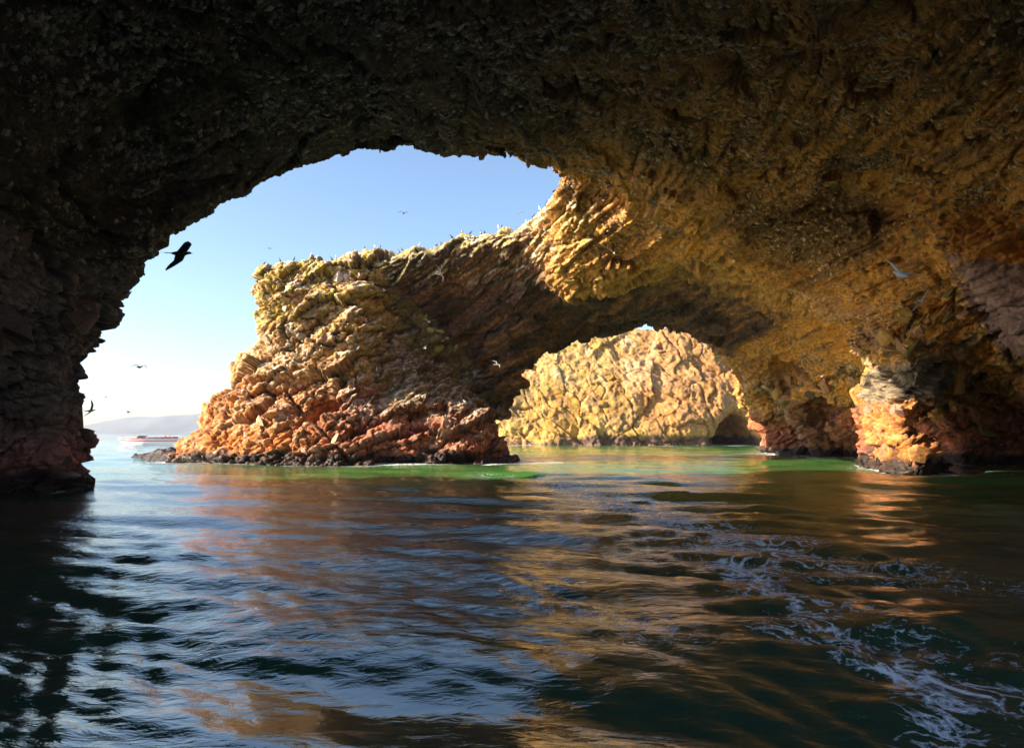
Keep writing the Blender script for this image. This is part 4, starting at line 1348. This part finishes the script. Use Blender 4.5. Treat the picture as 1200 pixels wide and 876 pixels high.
def perch(i, kind, s, sink=.04):
    o = bpy.data.objects.new('perched_seabird', PER[kind])
    C.objects.link(o)
    o.location = V[i] + np.array((0, 0, .06 * s / .9 - sink))
    o.scale = (s, s, s)
    o.rotation_euler = (0, R(random.uniform(0, 38)), random.uniform(0, 6.28))
    on = 'stack' if V[i][0] < -10.5 else 'bridge'
    lb = {('dark', 'stack'): ('dark seabird standing on the sea stack top', 'dark seabirds resting on the stack top'),
          ('white', 'stack'): ('white breasted seabird standing on the sea stack top', 'white breasted seabirds on the stack top'),
          ('gull', 'stack'): ('small white gull sitting on the sea stack', 'white gulls sitting on the stack'),
          ('dark', 'bridge'): ('dark seabird standing on the rock bridge crest', 'dark seabirds along the crest of the rock bridge'),
          ('white', 'bridge'): ('white breasted seabird on the rock bridge crest', 'white breasted seabirds on the bridge crest'),
          ('gull', 'bridge'): ('small white gull sitting on the rock bridge crest', 'white gulls on the bridge crest')}[kind, on]
    a_ = 600 + 800 * V[i][0] / V[i][1]
    where = (' near its left corner' if a_ < 352 else ' towards its middle' if a_ < 400 else ' where it meets the rock bridge') if on == 'stack' else \
            (' close to the stack' if a_ < 500 else ' at the middle of the crest' if a_ < 575 else ' close to the cave roof')
    tag(o, lb[0] + where, 'bird', lb[1] + where)


skyl = [309, 329, 345, 364, 388, 412, 427, 440, 446, 466, 471, 490, 510, 516, 530, 542, 549, 563, 568, 583, 588, 604, 624, 632, 648]
for k, a in enumerate(skyl):
    c = np.where(np.abs(PX - a - random.uniform(-1, 1)) < 1.6)[0]
    if len(c) == 0: continue
    i = ub[c[np.argmin(PY[c])]]
    perch(i, ('dark', 'white', 'dark', 'gull')[k % 4] if a not in (309, 329, 388, 427, 510) else 'dark', random.uniform(.55, .95))
cand = np.where((PX > 305) & (PX < 640) & (Nn[ub][:, 2] > .45) & (V[ub][:, 2] > 15.5) & (dep < 66))[0]
for k in range(26):
    i = ub[cand[RNG.integers(len(cand))]]
    perch(i, ('gull', 'white', 'dark')[k % 3], random.uniform(.6, 1.0))
for a, b in [(420, 412), (443, 433), (474, 434), (545, 470), (497, 408), (465, 392)]:
    c = np.where((np.abs(PX - a) < 2.5) & (np.abs(PY - b) < 2.5) & (Nn[ub][:, 1] < .2))[0]
    if len(c): perch(ub[c[np.argmin(dep[c])]], 'gull', .8)

# ------------------------------------------------------------------ the speedboat beyond the stack
M_HULL = plain('white_gelcoat', (.78, .78, .78), .25, noise=.05)
M_RED = plain('red_stripe', (.50, .05, .06), .35, noise=.05)
M_DECK = plain('cream_deck', (.6, .56, .5), .6)
M_GLASS = plain('tinted_windscreen', (.04, .05, .06), .08)
M_MOTOR = plain('black_outboard', (.02, .02, .022), .35)
M_VEST = plain('orange_life_vest', (.65, .18, .04), .8)
M_SKIN = plain('skin', (.42, .25, .17), .6)
M_DCL = plain('dark_cloth', (.03, .035, .05), .9)


def boat():
    e = bpy.data.objects.new('speedboat', None)
    C.objects.link(e)
    w = W(178, 520.6)
    Y = w[1]
    x0 = (138 - 600) / 800 * Y
    LEN = 16.5
    e.location = (x0 + LEN / 2, Y, 0)
    e.rotation_euler = (0, R(1.0), R(178))          # the bow points left
    tag(e, 'long white speedboat with a red stripe half hidden behind the sea stack', 'boat')

    def sect(t, za, zb_, extra=0.0):
        """port half breadths at station t from stern (0) to bow (1)"""
        x = -LEN / 2 + LEN * t
        bw = 1.75 * (1 - max(0, t - .45) ** 2.2 / .55 ** 2.2 * .96)
        sheer = 1.25 + .45 * t ** 2
        k = lambda z: bw * (.62 + .38 * min(1, max(0, (z + .35) / (sheer + .35)))) + extra
        rake = lambda z: x + (t ** 6) * (z - sheer) * .9
        za2 = -.35 + (sheer + .35) * za; zb2 = -.35 + (sheer + .35) * zb_
        return rake, k, za2, zb2
    st = [0, .1, .2, .3, .4, .5, .6, .7, .78, .85, .91, .96, 1.0]

    def band(za, zb_, extra, close):
        rings = []
        for t in st:
            rake, k, a, b = sect(t, za, zb_, extra)
            m_ = (a + b) / 2
            rings.append([(rake(a), -k(a), a), (rake(m_), -k(m_), m_), (rake(b), -k(b), b), (rake(b), k(b), b), (rake(m_), k(m_), m_), (rake(a), k(a), a)])
        return loft(rings)

    def put(name, vf, mat, parent=e, smooth=False):
        me = bpy.data.meshes.new(name)
        me.from_pydata(vf[0], [], vf[1])
        if smooth: me.polygons.foreach_set('use_smooth', [True] * len(vf[1]))
        return link(name, me, mat, parent)

    def box(x0, x1, y0, y1, z0, z1, tx=0):
        return loft([[(x0, y0, z0), (x0, y1, z0), (x0 + tx, y1, z1), (x0 + tx, y0, z1)], [(x1, y0, z0), (x1, y1, z0), (x1 + tx, y1, z1), (x1 + tx, y0, z1)]])
    hull = put('hull', band(0, 1, 0, True), M_HULL)
    put('stripe', band(.62, .74, .015, True), M_RED, hull)
    put('rub_rail', band(.93, .975, .03, True), M_GLASS, hull)
    put('deck', box(3.4, 6.9, -.75, .75, 1.35, 1.72), M_DECK)
    put('side_flash', box(.4, 4.2, -1.79, -1.70, 1.22, 1.36), M_RED)
    put('side_flash', box(.4, 4.2, 1.70, 1.79, 1.22, 1.36), M_RED)
    put('windscreen', box(2.5, 3.3, -1.1, 1.1, 1.35, 1.95, -.5), M_GLASS)
    for k in range(5):
        s = put('bench', box(-4.6 + k * 1.35, -4.1 + k * 1.35, -1.2, 1.2, .6, 1.15), M_DECK)
        put('back_cushion', box(-4.68 + k * 1.35, -4.58 + k * 1.35, -1.2, 1.2, 1.1, 1.6), M_RED, s)
    for s in (-.5, .5):
        m = put('outboard_motor', box(-8.75, -8.15, s - .22, s + .22, .9, 1.75, .1), M_MOTOR)
        put('leg', box(-8.65, -8.4, s - .1, s + .1, -.3, .95), M_MOTOR, m)
    put('grab_rail', box(-5, 1.6, -1.55, -1.5, 1.72, 1.78), M_HULL)
    put('grab_rail', box(-5, 1.6, 1.5, 1.55, 1.72, 1.78), M_HULL)
    return e


def person(loc, yaw, label, top_mat, seated=True):
    """one skinned figure; trousers, vest and hair are children"""
    def skin(name, verts, edges, rad, mat, parent=None, sub=1):
        me = bpy.data.meshes.new(name)
        me.from_pydata(verts, edges, [])
        o = bpy.data.objects.new(name, me)
        C.objects.link(o)
        md = o.modifiers.new('skin', 'SKIN')
        for sv, r_ in zip(me.skin_vertices[0].data, rad): sv.radius = (r_, r_)
        me.skin_vertices[0].data[0].use_root = True
        ss = o.modifiers.new('sub', 'SUBSURF'); ss.levels = ss.render_levels = sub
        me.materials.append(mat)
        if parent: o.parent = parent
        return o
    h = .0 if seated else .45
    vs = [(0, 0, .10), (0, 0, .35), (0, 0, .55), (.02, 0, .66), (.03, 0, .78), (.03, 0, .88),
          (0, .2, .56), (.12, .24, .32), (.32, .18, .26), (0, -.2, .56), (.12, -.24, .32), (.32, -.18, .26),
          (.42, .1, .12), (.45, .1, -.34), (.42, -.1, .12), (.45, -.1, -.34)]
    ed = [(0, 1), (1, 2), (2, 3), (3, 4), (4, 5), (2, 6), (6, 7), (7, 8), (2, 9), (9, 10), (10, 11), (0, 12), (12, 13), (0, 14), (14, 15)]
    rd = [.15, .14, .13, .055, .10, .07, .06, .045, .035, .06, .045, .035, .085, .05, .085, .05]
    b = skin('person', vs, ed, rd, M_SKIN)
    b.location = loc
    b.rotation_euler = (0, 0, yaw)
    skin('vest', [(0, 0, .08), (0, 0, .35), (0, 0, .56)], [(0, 1), (1, 2)], [.175, .175, .165], top_mat, b)
    skin('hair', [(.0, 0, .86), (-.01, 0, .93)], [(0, 1)], [.10, .07], M_DCL, b)
    tag(b, label, 'person')


bt = boat()
bx, by = bt.location.x, bt.location.y
person((bx + 3.6, by - .5, 1.2), R(180), 'person in an orange vest sitting nearest the stack in the white speedboat', M_VEST)
person((bx + 2.25, by + .4, 1.2), R(180), 'person in dark clothes sitting amidships in the white speedboat', M_DCL)

# ------------------------------------------------------------------ haze
def haze():
    x0, x1, y0, y1, z0, z1 = -3400, 3400, -300, 3400, -6, 84
    v = [(x, y, z) for x in (x0, x1) for y in (y0, y1) for z in (z0, z1)]
    f = [(0, 1, 3, 2), (4, 6, 7, 5), (0, 4, 5, 1), (2, 3, 7, 6), (0, 2, 6, 4), (1, 5, 7, 3)]
    me = bpy.data.meshes.new('haze')
    me.from_pydata(v, [], f)
    m = bpy.data.materials.new('haze')
    n = nodes(m)
    o = n.nodes.new('ShaderNodeOutputMaterial'); pv = n.nodes.new('ShaderNodeVolumePrincipled')
    pv.inputs['Color'].default_value = (.66, .80, 1, 1)
    pv.inputs['Density'].default_value = 1.0e-4
    n.links.new(pv.outputs[0], o.inputs['Volume'])
    ob = link('haze', me, m)
    tag(ob, 'pale sea haze over the distant water and hills', 'haze', kind='stuff')


haze()
